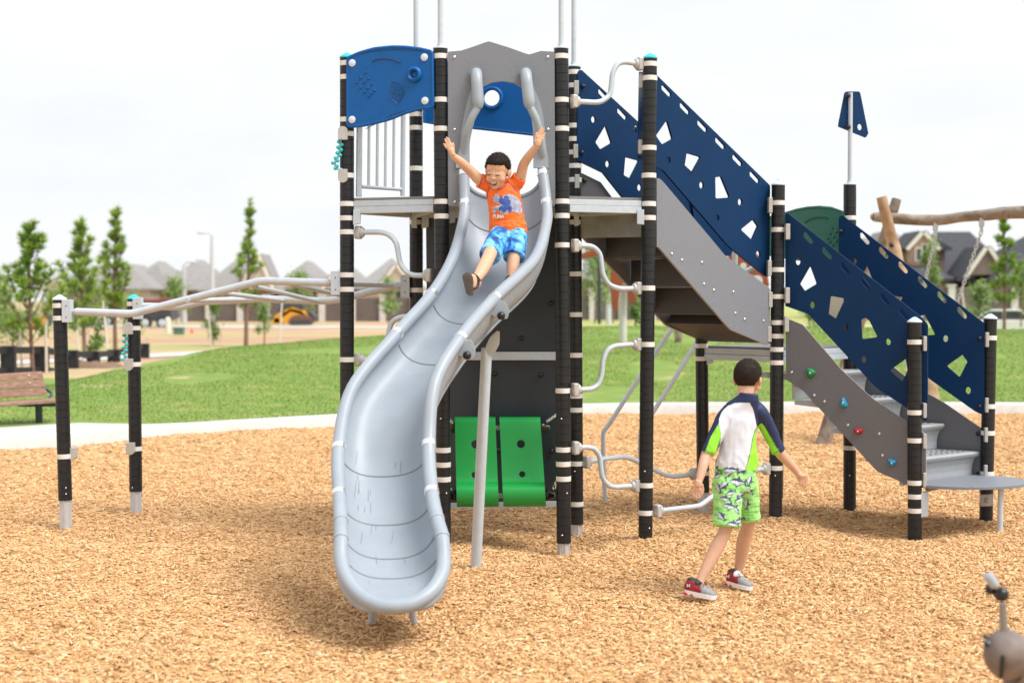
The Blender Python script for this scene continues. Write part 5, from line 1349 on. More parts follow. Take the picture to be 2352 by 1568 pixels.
# ================================================================== SURROUNDINGS
M['log'] = ramp_mat('weathered log', [(.32, (.13, .095, .07)), (.5, (.27, .215, .17)), (.7, (.37, .315, .26))], 5, .8, 6, stretch=(1, 1, 1), dist=.8, bump=.35, bscale=18)
M['lognew'] = ramp_mat('tan log', [(.3, (.26, .16, .09)), (.55, (.41, .28, .175)), (.75, (.50, .38, .27))], 5, .75, 6, dist=.9, bump=.3, bscale=18)
M['bark'] = mat('bark', (.20, .125, .085), .9, var=.3, scale=25, bump=.4, bscale=40)
M['needle'] = mat('pine needle', (.115, .225, .045), .6, island=.35); M['needleY'] = mat('young pine needle', (.34, .48, .06), .6, island=.3)
M['leaf'] = mat('pale leaf', (.20, .29, .06), .6, island=.35); M['leafD'] = mat('leaf', (.095, .19, .035), .6, island=.3)
M['stake'] = mat('pale stake', (.62, .55, .46), .8, var=.1, scale=10)
M['slat'] = ramp_mat('brown bench slat', [(.3, (.20, .105, .07)), (.6, (.33, .19, .135)), (.8, (.40, .26, .20))], 4, .65, 5, stretch=(.6, 6, 14), bump=.15, bscale=60)
M['benchmetal'] = mat('dark green metal', (.02, .04, .045), .45)
M['blackrail'] = mat('black rail', (.014, .015, .019), .6)
M['roofG'] = mat('grey shingle', (.27, .255, .25), .9, var=.14, scale=2.5, bump=.3, bscale=8, stretch=(1, 1, 4)); M['roofD'] = mat('charcoal shingle', (.060, .062, .075), .85, var=.2, scale=2.5, bump=.3, bscale=8, stretch=(1, 1, 4)); M['roofB'] = mat('light shingle', (.27, .25, .235), .9, var=.12, scale=2.5, bump=.3, bscale=8)
M['brickR'] = brick_mat('red brick', (.36, .17, .11), (.46, .26, .18), (.5, .45, .4)); M['brickT'] = brick_mat('tan brick', (.43, .35, .29), (.50, .42, .35), (.55, .5, .45)); M['brickB'] = brick_mat('brown brick', (.15, .10, .08), (.22, .15, .12), (.3, .26, .23))
M['trim'] = mat('pale trim', (.74, .69, .62), .7); M['cream'] = mat('cream siding', (.57, .50, .43), .8, var=.04, scale=3); M['glassd'] = mat('window glass', (.05, .06, .075), .12); M['doorm'] = mat('front door', (.09, .05, .035), .5)
M['fence'] = mat('fence panel', (.135, .11, .10), .85, var=.15, scale=.8); M['pillar'] = mat('pale pillar', (.60, .57, .55), .8, var=.06, scale=3)
M['yellow'] = mat('machine yellow', (.72, .31, .01), .4, var=.1, scale=4); M['orangem'] = mat('machine orange', (.70, .27, .03), .5, var=.1, scale=4); M['rubber'] = mat('tyre rubber', (.02, .02, .022), .8); M['track'] = mat('muddy track', (.17, .09, .055), .9, var=.3, scale=6)
M['maroon'] = mat('maroon steel', (.22, .05, .06), .5, var=.15, scale=4); M['carwhite'] = mat('white car paint', (.80, .80, .81), .22, spec=.6); M['carblue'] = mat('blue grey paint', (.13, .20, .30), .25); M['darksteel'] = mat('dark steel', (.05, .05, .055), .5); M['rust'] = mat('red brown board', (.27, .058, .020), .55, var=.1, scale=3); M['lampm'] = mat('grey lamp steel', (.52, .54, .56), .5)
M['lightglass'] = mat('headlight', (.6, .62, .65), .1); M['dirt'] = mat('brown mulch heap', (.20, .13, .085), .95, var=.3, scale=20, bump=.6, bscale=30)

# ---- pines
def pine(name, h, wdt, seed, label, loc, group, whorls=9, dens=1.0):
    r = random.Random(seed); root = thing(name, label, 'tree', loc, group)
    o3 = Vector(loc); tr = MB(); P = []
    lean = Vector((r.uniform(-.03, .03), r.uniform(-.03, .03), 0))
    for i in range(9):
        t_ = i / 8; P.append(o3 + Vector((0, 0, h * t_)) + lean * h * t_ + Vector((math.sin(t_ * 5 + seed) * .012 * h * .5, math.cos(t_ * 4) * .01 * h, 0)))
    P[0].z -= .15
    def tp(t_):
        i = min(int(t_ * 8), 7); return lerp(P[i], P[i + 1], t_ * 8 - i)
    tr.tube(P, [.020 * h * (1 - .88 * i / 8) * .75 + .006 for i in range(9)], 8); tr.build('trunk', M['bark'], root)
    V_, mi = [], []; cr = MB()
    def tuft(c_, d, n_, ln_, young):
        for _ in range(n_):
            a = Vector((r.gauss(0, 1), r.gauss(0, 1), r.gauss(0, 1))).normalized(); q = (d * 1.0 + a * .85).normalized() * ln_ * r.uniform(.65, 1.15)
            s_ = q.cross(Vector((r.gauss(0, 1), r.gauss(0, 1), r.gauss(0, 1)))).normalized() * .013
            V_.extend([c_ - s_, c_ + s_, c_ + q]); mi.append(1 if r.random() < young else 0)
    nl = .24 if h > 3.5 else .19
    def branch(a, d, ln_):
        pts = [a]; dd = d.copy()
        for k in range(5): dd = (dd + Vector((0, 0, .20)) + Vector((r.gauss(0, .06), r.gauss(0, .06), 0))).normalized(); pts.append(pts[-1] + dd * ln_ / 5)
        cr.tube(pts, [.012 * (1 - .13 * k) * (.6 + ln_ * .5) for k in range(6)], 5, 2)
        tuft(pts[3], dd, int(12 * dens), nl * .8, .15); tuft(pts[4], dd, int(26 * dens), nl * .9, .3); tuft(pts[5], dd, int(52 * dens), nl, .68)
        if ln_ > .38:
            for sg in (-1, 1):
                q = pts[r.choice((2, 3))]; d2 = (dd + dd.cross(Vector((0, 0, 1))) * sg * .9).normalized(); e_ = q + d2 * ln_ * .34; cr.tube([q, e_], [.007, .005], 5, 2); tuft(e_, d2, int(40 * dens), nl * .95, .6)
    for k in range(whorls):
        t_ = .20 + .72 * k / (whorls - 1) + r.uniform(-.02, .02); n_ = r.randint(3, 5); ph = r.uniform(0, 6.28)
        L_ = wdt * (1.0 * max(0, 1.0 - t_ * 1.05) ** .95 + .12) * r.choice((.5, .8, 1.0, 1.3)) + .04
        for j in range(n_):
            az = ph + 6.283 * j / n_ + r.uniform(-.4, .4); el = .30 + .75 * t_ + r.uniform(-.25, .25)
            branch(tp(min(.98, t_ + r.uniform(-.015, .015))), Vector((math.cos(az) * math.cos(el), math.sin(az) * math.cos(el), math.sin(el))), L_ * r.uniform(.6, 1.35))
    for k in range(22):
        t_ = .40 + .60 * k / 21; tuft(tp(t_), Vector((r.uniform(-.5, .5), r.uniform(-.5, .5), 1)), int((16 + 26 * (t_ > .88)) * dens), nl * (.9 if t_ < .9 else 1.0), .25 + .3 * (t_ > .88))
    b0 = len(cr.v); cr.v += [tuple(p) for p in V_]
    for i in range(len(mi)): cr.f.append((b0 + 3 * i, b0 + 3 * i + 1, b0 + 3 * i + 2)); cr.m.append(mi[i]); cr.s.append(False)
    cr.build('crown', [M['needle'], M['needleY'], M['bark']], root); return root
def on_land(x, y, Y): p = V(x, y, Y); return (p.x, p.y, p.z)
G_ = 'young pines beyond the lawn'
pine('pine_tree', 3.15, 1.05, 3, 'bushy young pine tree leftmost, above the bench end', on_land(74, 853, 31), G_, 11, 1.1)
pine('pine_tree', 3.75, .85, 8, 'slim young pine behind the low black rail fence, forked crown', on_land(192, 832, 38), G_, 11, .95)
pine('pine_tree', 4.2, .85, 15, 'tall young pine just left of the teal capped post', on_land(263, 812, 42), G_, 12, 1.0)
pine('pine_tree', 4.9, .8, 23, 'tallest sparse young pine standing alone above the overhead rails', on_land(566, 790, 49), G_, 12, .9)
pine('pine_tree', 3.3, .78, 31, 'young pine beside the white car at the right edge', on_land(2308, 757, 42), G_, 9, 1.1)
# ---- stakes
def stake(a, b_, Y, label): mb = MB(); mb.tube([V(*a, Y), V(*b_, Y) - Vector((0, 0, .1))], [.028, .032], 8); tag(mb.build('tree_stake', M['stake']), label, 'stake', 'pale tree stakes')
stake((45, 752), (51, 850), 31, 'pale wooden stake left of the leftmost pine'); stake((105, 745), (107, 870), 31, 'pale wooden stake right of the leftmost pine'); stake((177, 757), (182, 842), 37, 'pale stake beside the slim forked pine')
stake((236, 690), (251, 835), 40, 'long leaning pale stake in front of the tall pine'); stake((475, 692), (487, 795), 48, 'leaning pale stake left of the tallest pine'); stake((648, 690), (641, 790), 48, 'pale stake right of the tallest pine, by the yellow loader'); stake((2209, 664), (2219, 738), 40, 'leaning pale stake left of the white car')
# ---- broad-leaved saplings and shrubs
def leafy(name, label, loc, h, wd_, n_, seed, cat, group, trunk=.3, mats=('leaf', 'leafD'), leaf=.07):
    r = random.Random(seed); root = thing(name, label, cat, loc, group); o3 = Vector(loc)
    tr = MB(); tr.tube([o3 - Vector((0, 0, .1)), o3 + Vector((.02, 0, h * .5)), o3 + Vector((0, .02, h * .85))], [.018 * h ** .5 + .008, .016, .006], 7)
    cl = []
    for k in range(max(6, int(14 * wd_ / .6))):
        t_ = r.random() ** .8; a = r.uniform(0, 6.28); rad = wd_ * (1 - .75 * t_) * r.uniform(.2, 1); c_ = o3 + Vector((math.cos(a) * rad, math.sin(a) * rad, h * (trunk + (1 - trunk) * t_))); cl.append(c_); tr.tube([o3 + Vector((0, 0, h * (trunk * .7 + .5 * t_ * (1 - trunk)))), c_], [.009, .004], 5)
    tr.build('trunk', M['bark'], root); cr = MB()
    for k in range(n_):
        c_ = r.choice(cl) + Vector((r.gauss(0, 1), r.gauss(0, 1), r.gauss(0, 1))) * wd_ * .22; d = Vector((r.gauss(0, 1), r.gauss(0, 1), r.gauss(0, .7))).normalized(); s_ = d.orthogonal().normalized(); l_ = leaf * r.uniform(.6, 1.3)
        cr.add([c_, c_ + d * l_ * .5 + s_ * l_ * .3, c_ + d * l_, c_ + d * l_ * .5 - s_ * l_ * .3], [(0, 1, 2, 3)], 0 if r.random() < .62 else 1)
    cr.build('crown', [M[q] for q in mats], root); return root
G2 = 'leafy saplings and shrubs'
leafy('shrub', 'round yellow green shrub left of the tallest pine trunk', on_land(488, 790, 50), 1.75, .42, 1900, 1, 'shrub', G2, .12)
leafy('shrub', 'low yellow green shrub just right of the tallest pine trunk', on_land(607, 785, 52), 1.35, .42, 1400, 2, 'shrub', G2, .3)
leafy('sapling_tree', 'pale green sapling with loose crown under the right deck', on_land(1366, 738, 66), 3.6, 1.1, 3200, 3, 'tree', G2, .3, leaf=.11)
leafy('sapling_tree', 'fresh green sapling seen between the hanging brown boards', on_land(1408, 738, 72), 3.2, .8, 2200, 4, 'tree', G2, .3, leaf=.11)
leafy('shrub', 'dense green shrub behind the lawn crest under the upper stairs', on_land(1459, 770, 40), 1.05, .32, 2000, 5, 'shrub', G2, .05, ('leafD', 'leaf'))
leafy('shrub', 'small leafy shrub behind the lower stairs and lawn crest', on_land(1858, 770, 42), 1.15, .5, 1900, 6, 'shrub', G2, .1, ('leafD', 'leaf'))
leafy('poplar_tree', 'tall pale green poplar behind the log swing frame', on_land(2140, 745, 66), 4.3, .62, 3000, 7, 'tree', G2, .12, leaf=.13)
leafy('shrub', 'olive bush beside the right hand pine and the dark fence', on_land(2250, 742, 64), 1.7, .8, 2000, 9, 'shrub', G2, .1, leaf=.11)
leafy('sapling_tree', 'olive leafed sapling at the right edge behind the pine', on_land(2345, 745, 62), 2.5, .8, 1800, 10, 'tree', G2, .2, leaf=.11)
for x, y, Y, h_, wd_, n_, sd, lb in ((150, 765, 60, 2.3, 1.0, 1500, 41, 'yellow green bush under the slim forked pine'), (300, 772, 56, 1.5, .7, 1100, 42, 'low pale bush right of the teal capped post'), (110, 770, 58, 1.9, .9, 1300, 43, 'loose pale bush behind the silver capped post'), (30, 800, 46, 1.4, .6, 1300, 44, 'low bright bush at the foot of the leftmost pine'), (222, 815, 42, 1.0, .35, 800, 45, 'small bright shrub beside the heap of mulch')):
    leafy('shrub', lb, on_land(x, y, Y), h_, wd_, n_, sd, 'shrub', G2, .1, leaf=.09)
leafy('shrub', 'sprawling light green bush at the left edge beyond the path', on_land(8, 760, 62), 2.4, 1.0, 2400, 12, 'shrub', G2, .1, leaf=.12)
leafy('sapling_tree', 'green roadside sapling in front of the pale fence pillars', on_land(690, 738, 92), 3.0, 1.2, 2000, 13, 'tree', G2, .25, leaf=.15)
leafy('sapling_tree', 'leafy young street tree right of the yellow loader', on_land(893, 745, 88), 2.7, .8, 1500, 14, 'tree', G2, .3, leaf=.14)
leafy('sapling_tree', 'rounded sapling below the grey roofs left of the lamp post', on_land(405, 738, 95), 2.9, 1.1, 1700, 16, 'tree', G2, .3, leaf=.15)
leafy('shrub', 'dark roadside shrub behind the long leaning stake', on_land(210, 742, 88), 2.4, 1.4, 1700, 17, 'shrub', G2, .1, leaf=.14)
w_ = thing('weed_clump', 'leafy weed growing beside a bare sandy patch on the bank', 'weed', on_land(452, 905, 21.5))
r = random.Random(4); mb = MB(); o3 = V(452, 905, 21.5)
for k in range(260):
    a = r.uniform(0, 6.28); rad = abs(r.gauss(0, .16)); c_ = o3 + Vector((math.cos(a) * rad * 1.4, math.sin(a) * rad, r.uniform(-.02, .14) * (1 - rad))); d = Vector((r.gauss(0, 1), r.gauss(0, 1), r.gauss(.4, .6))).normalized(); s_ = d.orthogonal().normalized() * .022
    mb.add([c_, c_ + d * .035 + s_, c_ + d * .075, c_ + d * .035 - s_], [(0, 1, 2, 3)], 0)
mb.build('leaves', mat('weed leaf', (.14, .27, .09), .6, island=.3), w_)
# ---- bench
B = thing('park_bench', 'brown slatted park bench on a dark metal leg on the concrete pad', 'bench', V(90, 985, 16.2))
def slat_px(name, q, Y0, Y1, th):
    mb = MB(); P = [V(q[0][0], q[0][1], Y0), V(q[1][0], q[1][1], Y1), V(q[2][0], q[2][1], Y1), V(q[3][0], q[3][1], Y0)]
    mb.prism(P, (), th); return mb.build(name, M['slat'], B, .006)
for q in (((-260, 876), (94, 854), (99, 870), (-260, 893)), ((-260, 896), (98.5, 872.5), (103.5, 888), (-260, 912)), ((-260, 916), (102.5, 890.5), (107, 908), (-260, 932))): slat_px('back_slat', q, 15.4, 16.4, (.0, .028, .01))
for k in range(4):
    d = .11 * k; a, b_ = V(-260, 944, 15.25), V(128, 918, 16.15); o_2 = Vector((-.24, .97, 0)) * d
    mb = MB(); mb.prism([a + o_2, b_ + o_2, b_ + o_2 + Vector((-.024, .097, 0)), a + o_2 + Vector((-.024, .097, 0))], (), (0, 0, -.036)); mb.build('seat_slat', M['slat'], B, .006)
mb = MB(); t0 = V(89, 926, 16.3); t1 = V(90, 985, 16.3); mb.tube([t0, t1], .040, 14); mb.build('leg', M['benchmetal'], B)
mb = MB(); mb.box(t1 + Vector((0, 0, .01)), (.55, .09, .02)); mb.box(t0 + Vector((0.0, .05, -.02)), (.5, .06, .04)); mb.tube([t0 + Vector((.05, .1, -.03)), t0 + Vector((.06, .28, .1)), V(72, 862, 16.55)], .02, 8); mb.build('bracket', M['benchmetal'], B)
mb = MB()
for x, y in ((66, 862), (69, 880), (72, 897)): mb.ball(V(x, y, 16.32), .014, 8, 6)
mb.build('bolt', M['steelbolt'], B)
# ---- low black rail fence
Fn = thing('rail_fence', 'low black rail fence with wide posts behind the bench', 'fence', V(20, 860, 30))
pts = [V(-140, 866, 27.5), V(20, 858, 30), V(96, 856, 31.5), V(165, 862, 33), V(215, 862, 34.5), V(262, 855, 36.5), V(330, 838, 39)]
for i, p in enumerate(pts[:-1]):
    q = pts[i + 1]; d = (q - p).normalized()
    for zz_ in (.50, .06):
        mb = MB(); a, b_ = p + Vector((0, 0, zz_)), q + Vector((0, 0, zz_)); n_ = d.cross(Vector((0, 0, 1))) * .02
        mb.prism([a - Vector((0, 0, .075)), b_ - Vector((0, 0, .075)), b_ + Vector((0, 0, .075)), a + Vector((0, 0, .075))], (), n_ * 2); mb.build('rail', M['blackrail'], Fn)
for i, p in enumerate(pts):
    mb = MB(); mb.box(p + Vector((0, 0, .26)), (.30, .14, .66)); mb.build('post', M['blackrail'], Fn)
mb = MB(); c_ = V(212, 862, 33.5); mb.ball(c_, (.95, .6, .33), 22, 12); o = tag(mb.build('mulch_heap', M['dirt']), 'brown heap of mulch behind the end of the bank', 'heap')
for v in o.data.vertices: v.co += Vector((noise.noise(v.co * 3), noise.noise(v.co * 3 + Vector((5, 0, 0))), noise.noise(v.co * 4))) * .10
# ---- log swing
SW = thing('log_swing', 'weathered log swing frame with a crossed pair of posts and chain swing', 'swing', V(1893, 1020, 14.9))
def logtube(name, path, m, jag=.006, n=16):
    P = smooth_path(path, 6); mb = MB(); mb.tube([q[:3] for q in P], [float(q[3]) for q in P], n); o = mb.build(name, M[m], SW)
    for v in o.data.vertices: v.co += Vector((noise.noise(v.co * 5), noise.noise(v.co * 5 + Vector((3, 3, 3))), noise.noise(v.co * 5 + Vector((9, 1, 7))))) * jag
    return o
vt = lambda x, y, Y, r_: (*V(x, y, Y), r_)
logtube('beam', [vt(2008, 498, 15.1, .030), vt(2012, 498.5, 15.1, .052), vt(2071, 503, 15.0, .056), vt(2147.5, 506, 14.9, .056), vt(2214, 498, 14.7, .054), vt(2262, 494, 14.6, .058), vt(2352, 487, 14.3, .066), vt(2600, 480, 13.6, .07), vt(2860, 500, 13.0, .07)], 'log')
logtube('post', [vt(2025, 452, 14.82, .054), vt(2041, 520, 14.84, .060), vt(2062, 600, 14.85, .066), vt(2110, 780, 14.6, .075), vt(2165, 1030, 14.2, .08)], 'lognew')
logtube('post', [vt(2059, 458, 15.22, .052), vt(2040, 520, 15.2, .056), vt(2002, 640, 15.15, .064), vt(1940, 850, 15.0, .07), vt(1888, 1030, 14.85, .082)], 'log')
logtube('post', [vt(2840, 450, 12.8, .06), vt(2900, 900, 12.3, .08), vt(2930, 1120, 12.2, .085)], 'lognew'); logtube('post', [vt(2880, 450, 13.1, .06), vt(2800, 900, 13.5, .08), vt(2770, 1060, 13.8, .085)], 'log')
mb = MB(); mb.ball(V(2047.5, 563, 14.79), .026, 12, 8); mb.build('bolt', M['blackball'], SW)
for a, b_, Y, Y2 in (((2148.5, 524), (2081, 842), 14.88, 15.5), ((2254.5, 514), (2139, 872), 14.6, 15.4)):
    mb = MB(); p = V(*a, Y); mb.box(p + Vector((0, 0, .02)), (.045, .05, .10)); mb.box(p + Vector((0, 0, -.06)), (.03, .03, .06)); mb.build('swing_hanger', M['galv'], SW, .006)
    mb = MB(); chain(mb, p + Vector((0, 0, -.08)), V(*b_, Y2), .056, .0062, .017); mb.build('chain', M['galv'], SW)
mb = MB(); P = smooth_path([tuple(V(2081, 842, 15.5)), tuple(V(2100, 880, 15.47)), tuple(V(2125, 888, 15.43)), tuple(V(2139, 872, 15.4))], 5)
mb.prism([Vector(p) for p in P] + [Vector(p) + Vector((0, 0, -.025)) for p in P[::-1]], (), (.03, .16, .03)); mb.build('swing_seat', mat('pale pink seat', (.62, .46, .46), .5), SW, .004)
# ---- red-brown play figure behind the stairs
SC = thing('play_figure', 'red brown board play figure with hanging paddle shapes behind the stairs', 'play figure', V(1400, 760, 26))
def board(name, poly, Y, th=.07, m='rust'): mb = MB(); mb.prism([V(x, y, Y) for x, y in poly], (), (0, th, 0)); return mb.build(name, M[m], SC, .008)
board('board', zs([(60, 205), (170, 170), (320, 120), (480, 90), (700, 100), (900, 180), (1000, 320), (900, 330), (700, 260), (480, 210), (330, 205), (130, 248), (60, 262)]), 26.0)
board('paddle', zs([(455, 210), (470, 330), (462, 480), (466, 620), (478, 740), (500, 830), (521, 858), (540, 835), (556, 770), (566, 640), (585, 545), (640, 480), (660, 300), (600, 180)]), 25.9)
board('paddle', zs([(640, 420), (650, 560), (664, 680), (690, 740), (735, 782), (752, 740), (748, 640), (730, 500), (800, 380)]), 26.1)
board('board', zs([(1780, 150), (1860, 60), (2000, 80), (2160, 200), (2260, 380), (2290, 560), (2240, 560), (2150, 440), (2090, 410), (2060, 460), (1960, 380), (1860, 300)]), 25.5)
mb = MB(); p = V(*zs([(2150, 500)])[0], 25.4); mb.lathe([(.09, 0), (.10, .02), (.10, .08), (.09, .1)], p, p + Vector((0, 1, 0)), 20); mb.build('hub', M['lampm'], SC); mb = MB(); p = V(*zs([(1990, 330)])[0], 25.4); mb.lathe([(.05, 0), (.06, .02), (.06, .08)], p, p + Vector((0, 1, 0)), 16); mb.build('hub', M['lampm'], SC)
for zx in (610, 1240, 2100):
    mb = MB(); mb.tube([V(*zs([(zx, 250)])[0], 26.3), V(*zs([(zx, 1200)])[0], 26.3)], .07, 12); mb.build('post', M['log'] if zx != 610 else M['pillar'], SC)
mb = MB(); mb.tube([V(*zs([(335, 290)])[0], 60), V(*zs([(336, 990)])[0], 60)], .075, 10); mb.ball(V(*zs([(335, 285)])[0], 60), .09, 10, 7); tag(mb.build('bollard_post', M['benchmetal']), 'slim dark green post beyond the lawn between two saplings', 'post')

# ---- houses
def hip(mb, x0, x1, y0, y1, ze, zr, inset, mi=0, ov=.45, gable=(False, False)):
    """hipped roof, ridge along the longer side; gable ends on request (left, right)"""
    x0 -= ov; x1 += ov; y0 -= ov; y1 += ov; t_ = .16
    a = [Vector(p) for p in ((x0, y0, ze), (x1, y0, ze), (x1, y1, ze), (x0, y1, ze))]
    if x1 - x0 >= y1 - y0:
        ym = (y0 + y1) / 2; r0 = Vector((x0 if gable[0] else x0 + inset, ym, zr)); r1 = Vector((x1 if gable[1] else x1 - inset, ym, zr))
        vs = a + [r0, r1]; fs = [(0, 1, 5, 4), (2, 3, 4, 5), (3, 0, 4), (1, 2, 5)]
    else:
        xm = (x0 + x1) / 2; r0 = Vector((xm, y0 if gable[0] else y0 + inset, zr)); r1 = Vector((xm, y1 if gable[1] else y1 - inset, zr))
        vs = a + [r0, r1]; fs = [(1, 2, 5, 4), (3, 0, 4, 5), (0, 1, 4), (2, 3, 5)]
    mb.add(vs, fs, mi); mb.add([p - Vector((0, 0, t_)) for p in a] + a, [(3, 2, 1, 0), (0, 1, 5, 4), (1, 2, 6, 5), (2, 3, 7, 6), (3, 0, 4, 7)], mi)
def house(label, parts, wallm, roofm, group, Y, wins=(), gables=(), doors=(), ze=2.6):
    """parts: (x0, x1 in view px at depth Y, depth offset, depth, eave y px, ridge y px, inset, gable flags)"""
    k = Y / FPX; X = lambda x: (x - 1176) * k; Z = lambda y: CAMZ + (690 - y) * k
    root = thing('house', label, 'house', ((X(parts[0][0]) + X(parts[0][1])) / 2, Y + 5, 0), group)
    w_ = MB(); rf = MB()
    for x0, x1, dy, dp, ye, yr, ins, gb in parts:
        w_.box(((X(x0) + X(x1)) / 2, Y + dy + dp / 2, Z(ye) / 2 - .3), (X(x1) - X(x0), dp, Z(ye) + .55)); hip(rf, X(x0), X(x1), Y + dy, Y + dy + dp, Z(ye), Z(yr), ins, 0, .45, gb)
    w_.build('wall', M[wallm], root); rf.build('roof', M[roofm], root)
    for x0, x1, yb, yt, dy, m_ in gables:       # gabled fronts: wall, raking trim
        g = MB(); a, b_, c_ = Vector((X(x0), Y + dy, Z(yb))), Vector((X(x1), Y + dy, Z(yb))), Vector(((X(x0) + X(x1)) / 2, Y + dy, Z(yt)))
        g.prism([a, b_, c_], (), (0, 3.5, 0)); g_ = g.build('gable', M[m_], root)
        t_ = MB()
        for p, q in ((a, c_), (b_, c_)):
            d = (q - p).normalized(); n_ = Vector((-d.z, 0, d.x)) * (1 if d.x > 0 else -1)
            t_.prism([p - d * .4, q, q + n_ * .28, p - d * .4 + n_ * .28], (), (0, -.25, 0)); 
        t_.build('gable_trim', M['trim'], g_)
        t2 = MB()
        for p, q in ((a, c_), (b_, c_)):
            d = (q - p).normalized(); n_ = Vector((-d.z, 0, d.x)) * (1 if d.x > 0 else -1)
            t2.prism([p - d * .5 + n_ * .28, q + n_ * .28 , q + n_ * .42, p - d * .5 + n_ * .42], (), (0, 4.5, 0))
        t2.build('gable_roof', M[roofm], g_)
    for x0, x1, y0, y1, dy, rd in wins:
        f_ = MB(); cx_, cz_ = (X(x0) + X(x1)) / 2, (Z(y0) + Z(y1)) / 2; w2, h2 = X(x1) - X(x0), Z(y0) - Z(y1)
        if rd:
            p = Vector((cx_, Y + dy - .06, cz_)); f_.lathe([(w2 / 2, 0), (w2 / 2, .1)], p, p + Vector((0, 1, 0)), 20); f_.build('round_window', M['whitedisc'], root)
        else:
            f_.box((cx_, Y + dy - .05, cz_), (w2 + .2, .1, h2 + .2)); fo_ = f_.build('window', M['trim'], root)
            p = MB(); p.box((cx_ - w2 * .26, Y + dy - .11, cz_), (w2 * .46, .04, h2)); p.box((cx_ + w2 * .26, Y + dy - .11, cz_), (w2 * .46, .04, h2)); p.build('pane', M['glassd'], fo_)
    for x0, x1, y0, dy in doors:
        p = MB(); p.box(((X(x0) + X(x1)) / 2, Y + dy - .04, Z(y0) / 2), (X(x1) - X(x0), .1, Z(y0))); p.build('door', M['doorm'], root)
    return root
HG = 'grey roofed houses across the road'
N0 = (False, False)
house('long grey roofed house behind the leftmost pines', [(60, 330, 6, 12, 662, 597, 5, N0), (215, 345, 0, 10, 662, 604, 2.5, N0)], 'brickT', 'roofG', HG, 128, [(150, 166, 672, 690, 6, 0), (185, 200, 672, 690, 6, 0)], [(60, 116, 664, 640, 5.5, 'cream')], [(270, 282, 668, 0)])
house('grey roofed house with a tall hip left of the slender lamp post', [(226, 300, 12, 12, 640, 588, 5, N0), (345, 470, 4, 12, 664, 590, 4.6, N0), (300, 400, 0, 7, 664, 606, 2, N0)], 'brickR', 'roofG', HG, 132, [(340, 352, 672, 690, 0, 0), (425, 440, 672, 690, 4, 0)], [], [(300, 322, 668, 0)])
house('grey roofed house with a pale gable and round window behind the tallest pine', [(452, 590, 3, 14, 666, 586, 3.2, (False, True))], 'brickR', 'roofG', HG, 126, [(577, 594, 604, 622, .4, 1), (500, 514, 674, 692, 3, 0), (540, 556, 674, 692, 3, 0)], [(556, 622, 664, 586, .5, 'cream')])
house('grey house with a single pyramid roof left of the outer black post', [(618, 730, 4, 14, 660, 592, 5.5, N0), (640, 720, 0, 6, 662, 628, 2, N0)], 'cream', 'roofG', HG, 136, [(655, 668, 668, 686, 0, 0)], [(652, 690, 664, 632, -.5, 'cream')])
house('grey house with pale gables seen between the black posts', [(722, 815, 6, 12, 655, 599, 5, N0), (818, 950, 2, 13, 660, 588, 5.5, N0), (728, 790, 0, 6, 660, 640, 2, N0)], 'cream', 'roofG', HG, 134, [(905, 918, 668, 686, 2, 0)], [(872, 945, 660, 612, 1, 'cream'), (748, 786, 662, 636, -.5, 'cream')])
house('low grey roofed house showing under the right deck', [(1320, 1520, 4, 12, 640, 585, 5, N0)], 'brickB', 'roofG', HG, 130, [(1380, 1395, 660, 680, 4, 0)])
HR = 'houses behind the log swing'
house('light grey gabled house left of the chain swing', [(1985, 2120, 6, 12, 590, 535, 4, N0), (2040, 2108, 0, 14, 582, 523, 4.2, N0)], 'brickT', 'roofB', HR, 122, [(2062, 2078, 598, 622, 0, 0)])
house('big dark roofed brick house with dormer gable behind the chain swing', [(2150, 2392, 6, 7.0, 640, 519, 3.1, N0), (2058, 2180, 0, 10, 640, 594, 3, N0), (2120, 2205, 4, 10, 566, 534, .5, (True, False))], 'brickB', 'roofD', HR, 112,
      [(2139, 2153, 560, 590, 1.2, 0), (2113, 2124, 570, 596, 1.2, 0), (2075, 2090, 650, 672, 0, 0)], [(2104, 2158, 566, 536, 1.5, 'brickR'), (2206, 2286, 632, 574, -2, 'brickB')])
mb = MB(); k = 112 / FPX; mb.box(((2131 - 1176) * k, 114.2, CAMZ + (690 - 600) * k), ((2158 - 2104) * k, 1.2, (640 - 566) * k)); o = mb.build('dormer_wall', M['brickR'], None)
hs_ = [q for q in bpy.data.objects if q.get('label', '').startswith('big dark roofed')][0]
o.data.transform(Matrix.Translation(-Vector(hs_.location))); o.parent = hs_
mb = MB(); mb.box(((2142 - 1176) * k, 113.52, CAMZ + (690 - 577) * k), (.95, .1, 1.3)); o = mb.build('window', M['trim'], hs_); mb = MB(); mb.box(((2142 - 1176) * k, 113.45, CAMZ + (690 - 577) * k), (.75, .06, 1.1)); mb.build('pane', M['glassd'], o)
house('dark roofed house cut off by the right edge', [(2318, 2600, 0, 16, 640, 528, 7, N0)], 'brickB', 'roofD', HR, 106, [(2335, 2352, 650, 672, 0, 0)])
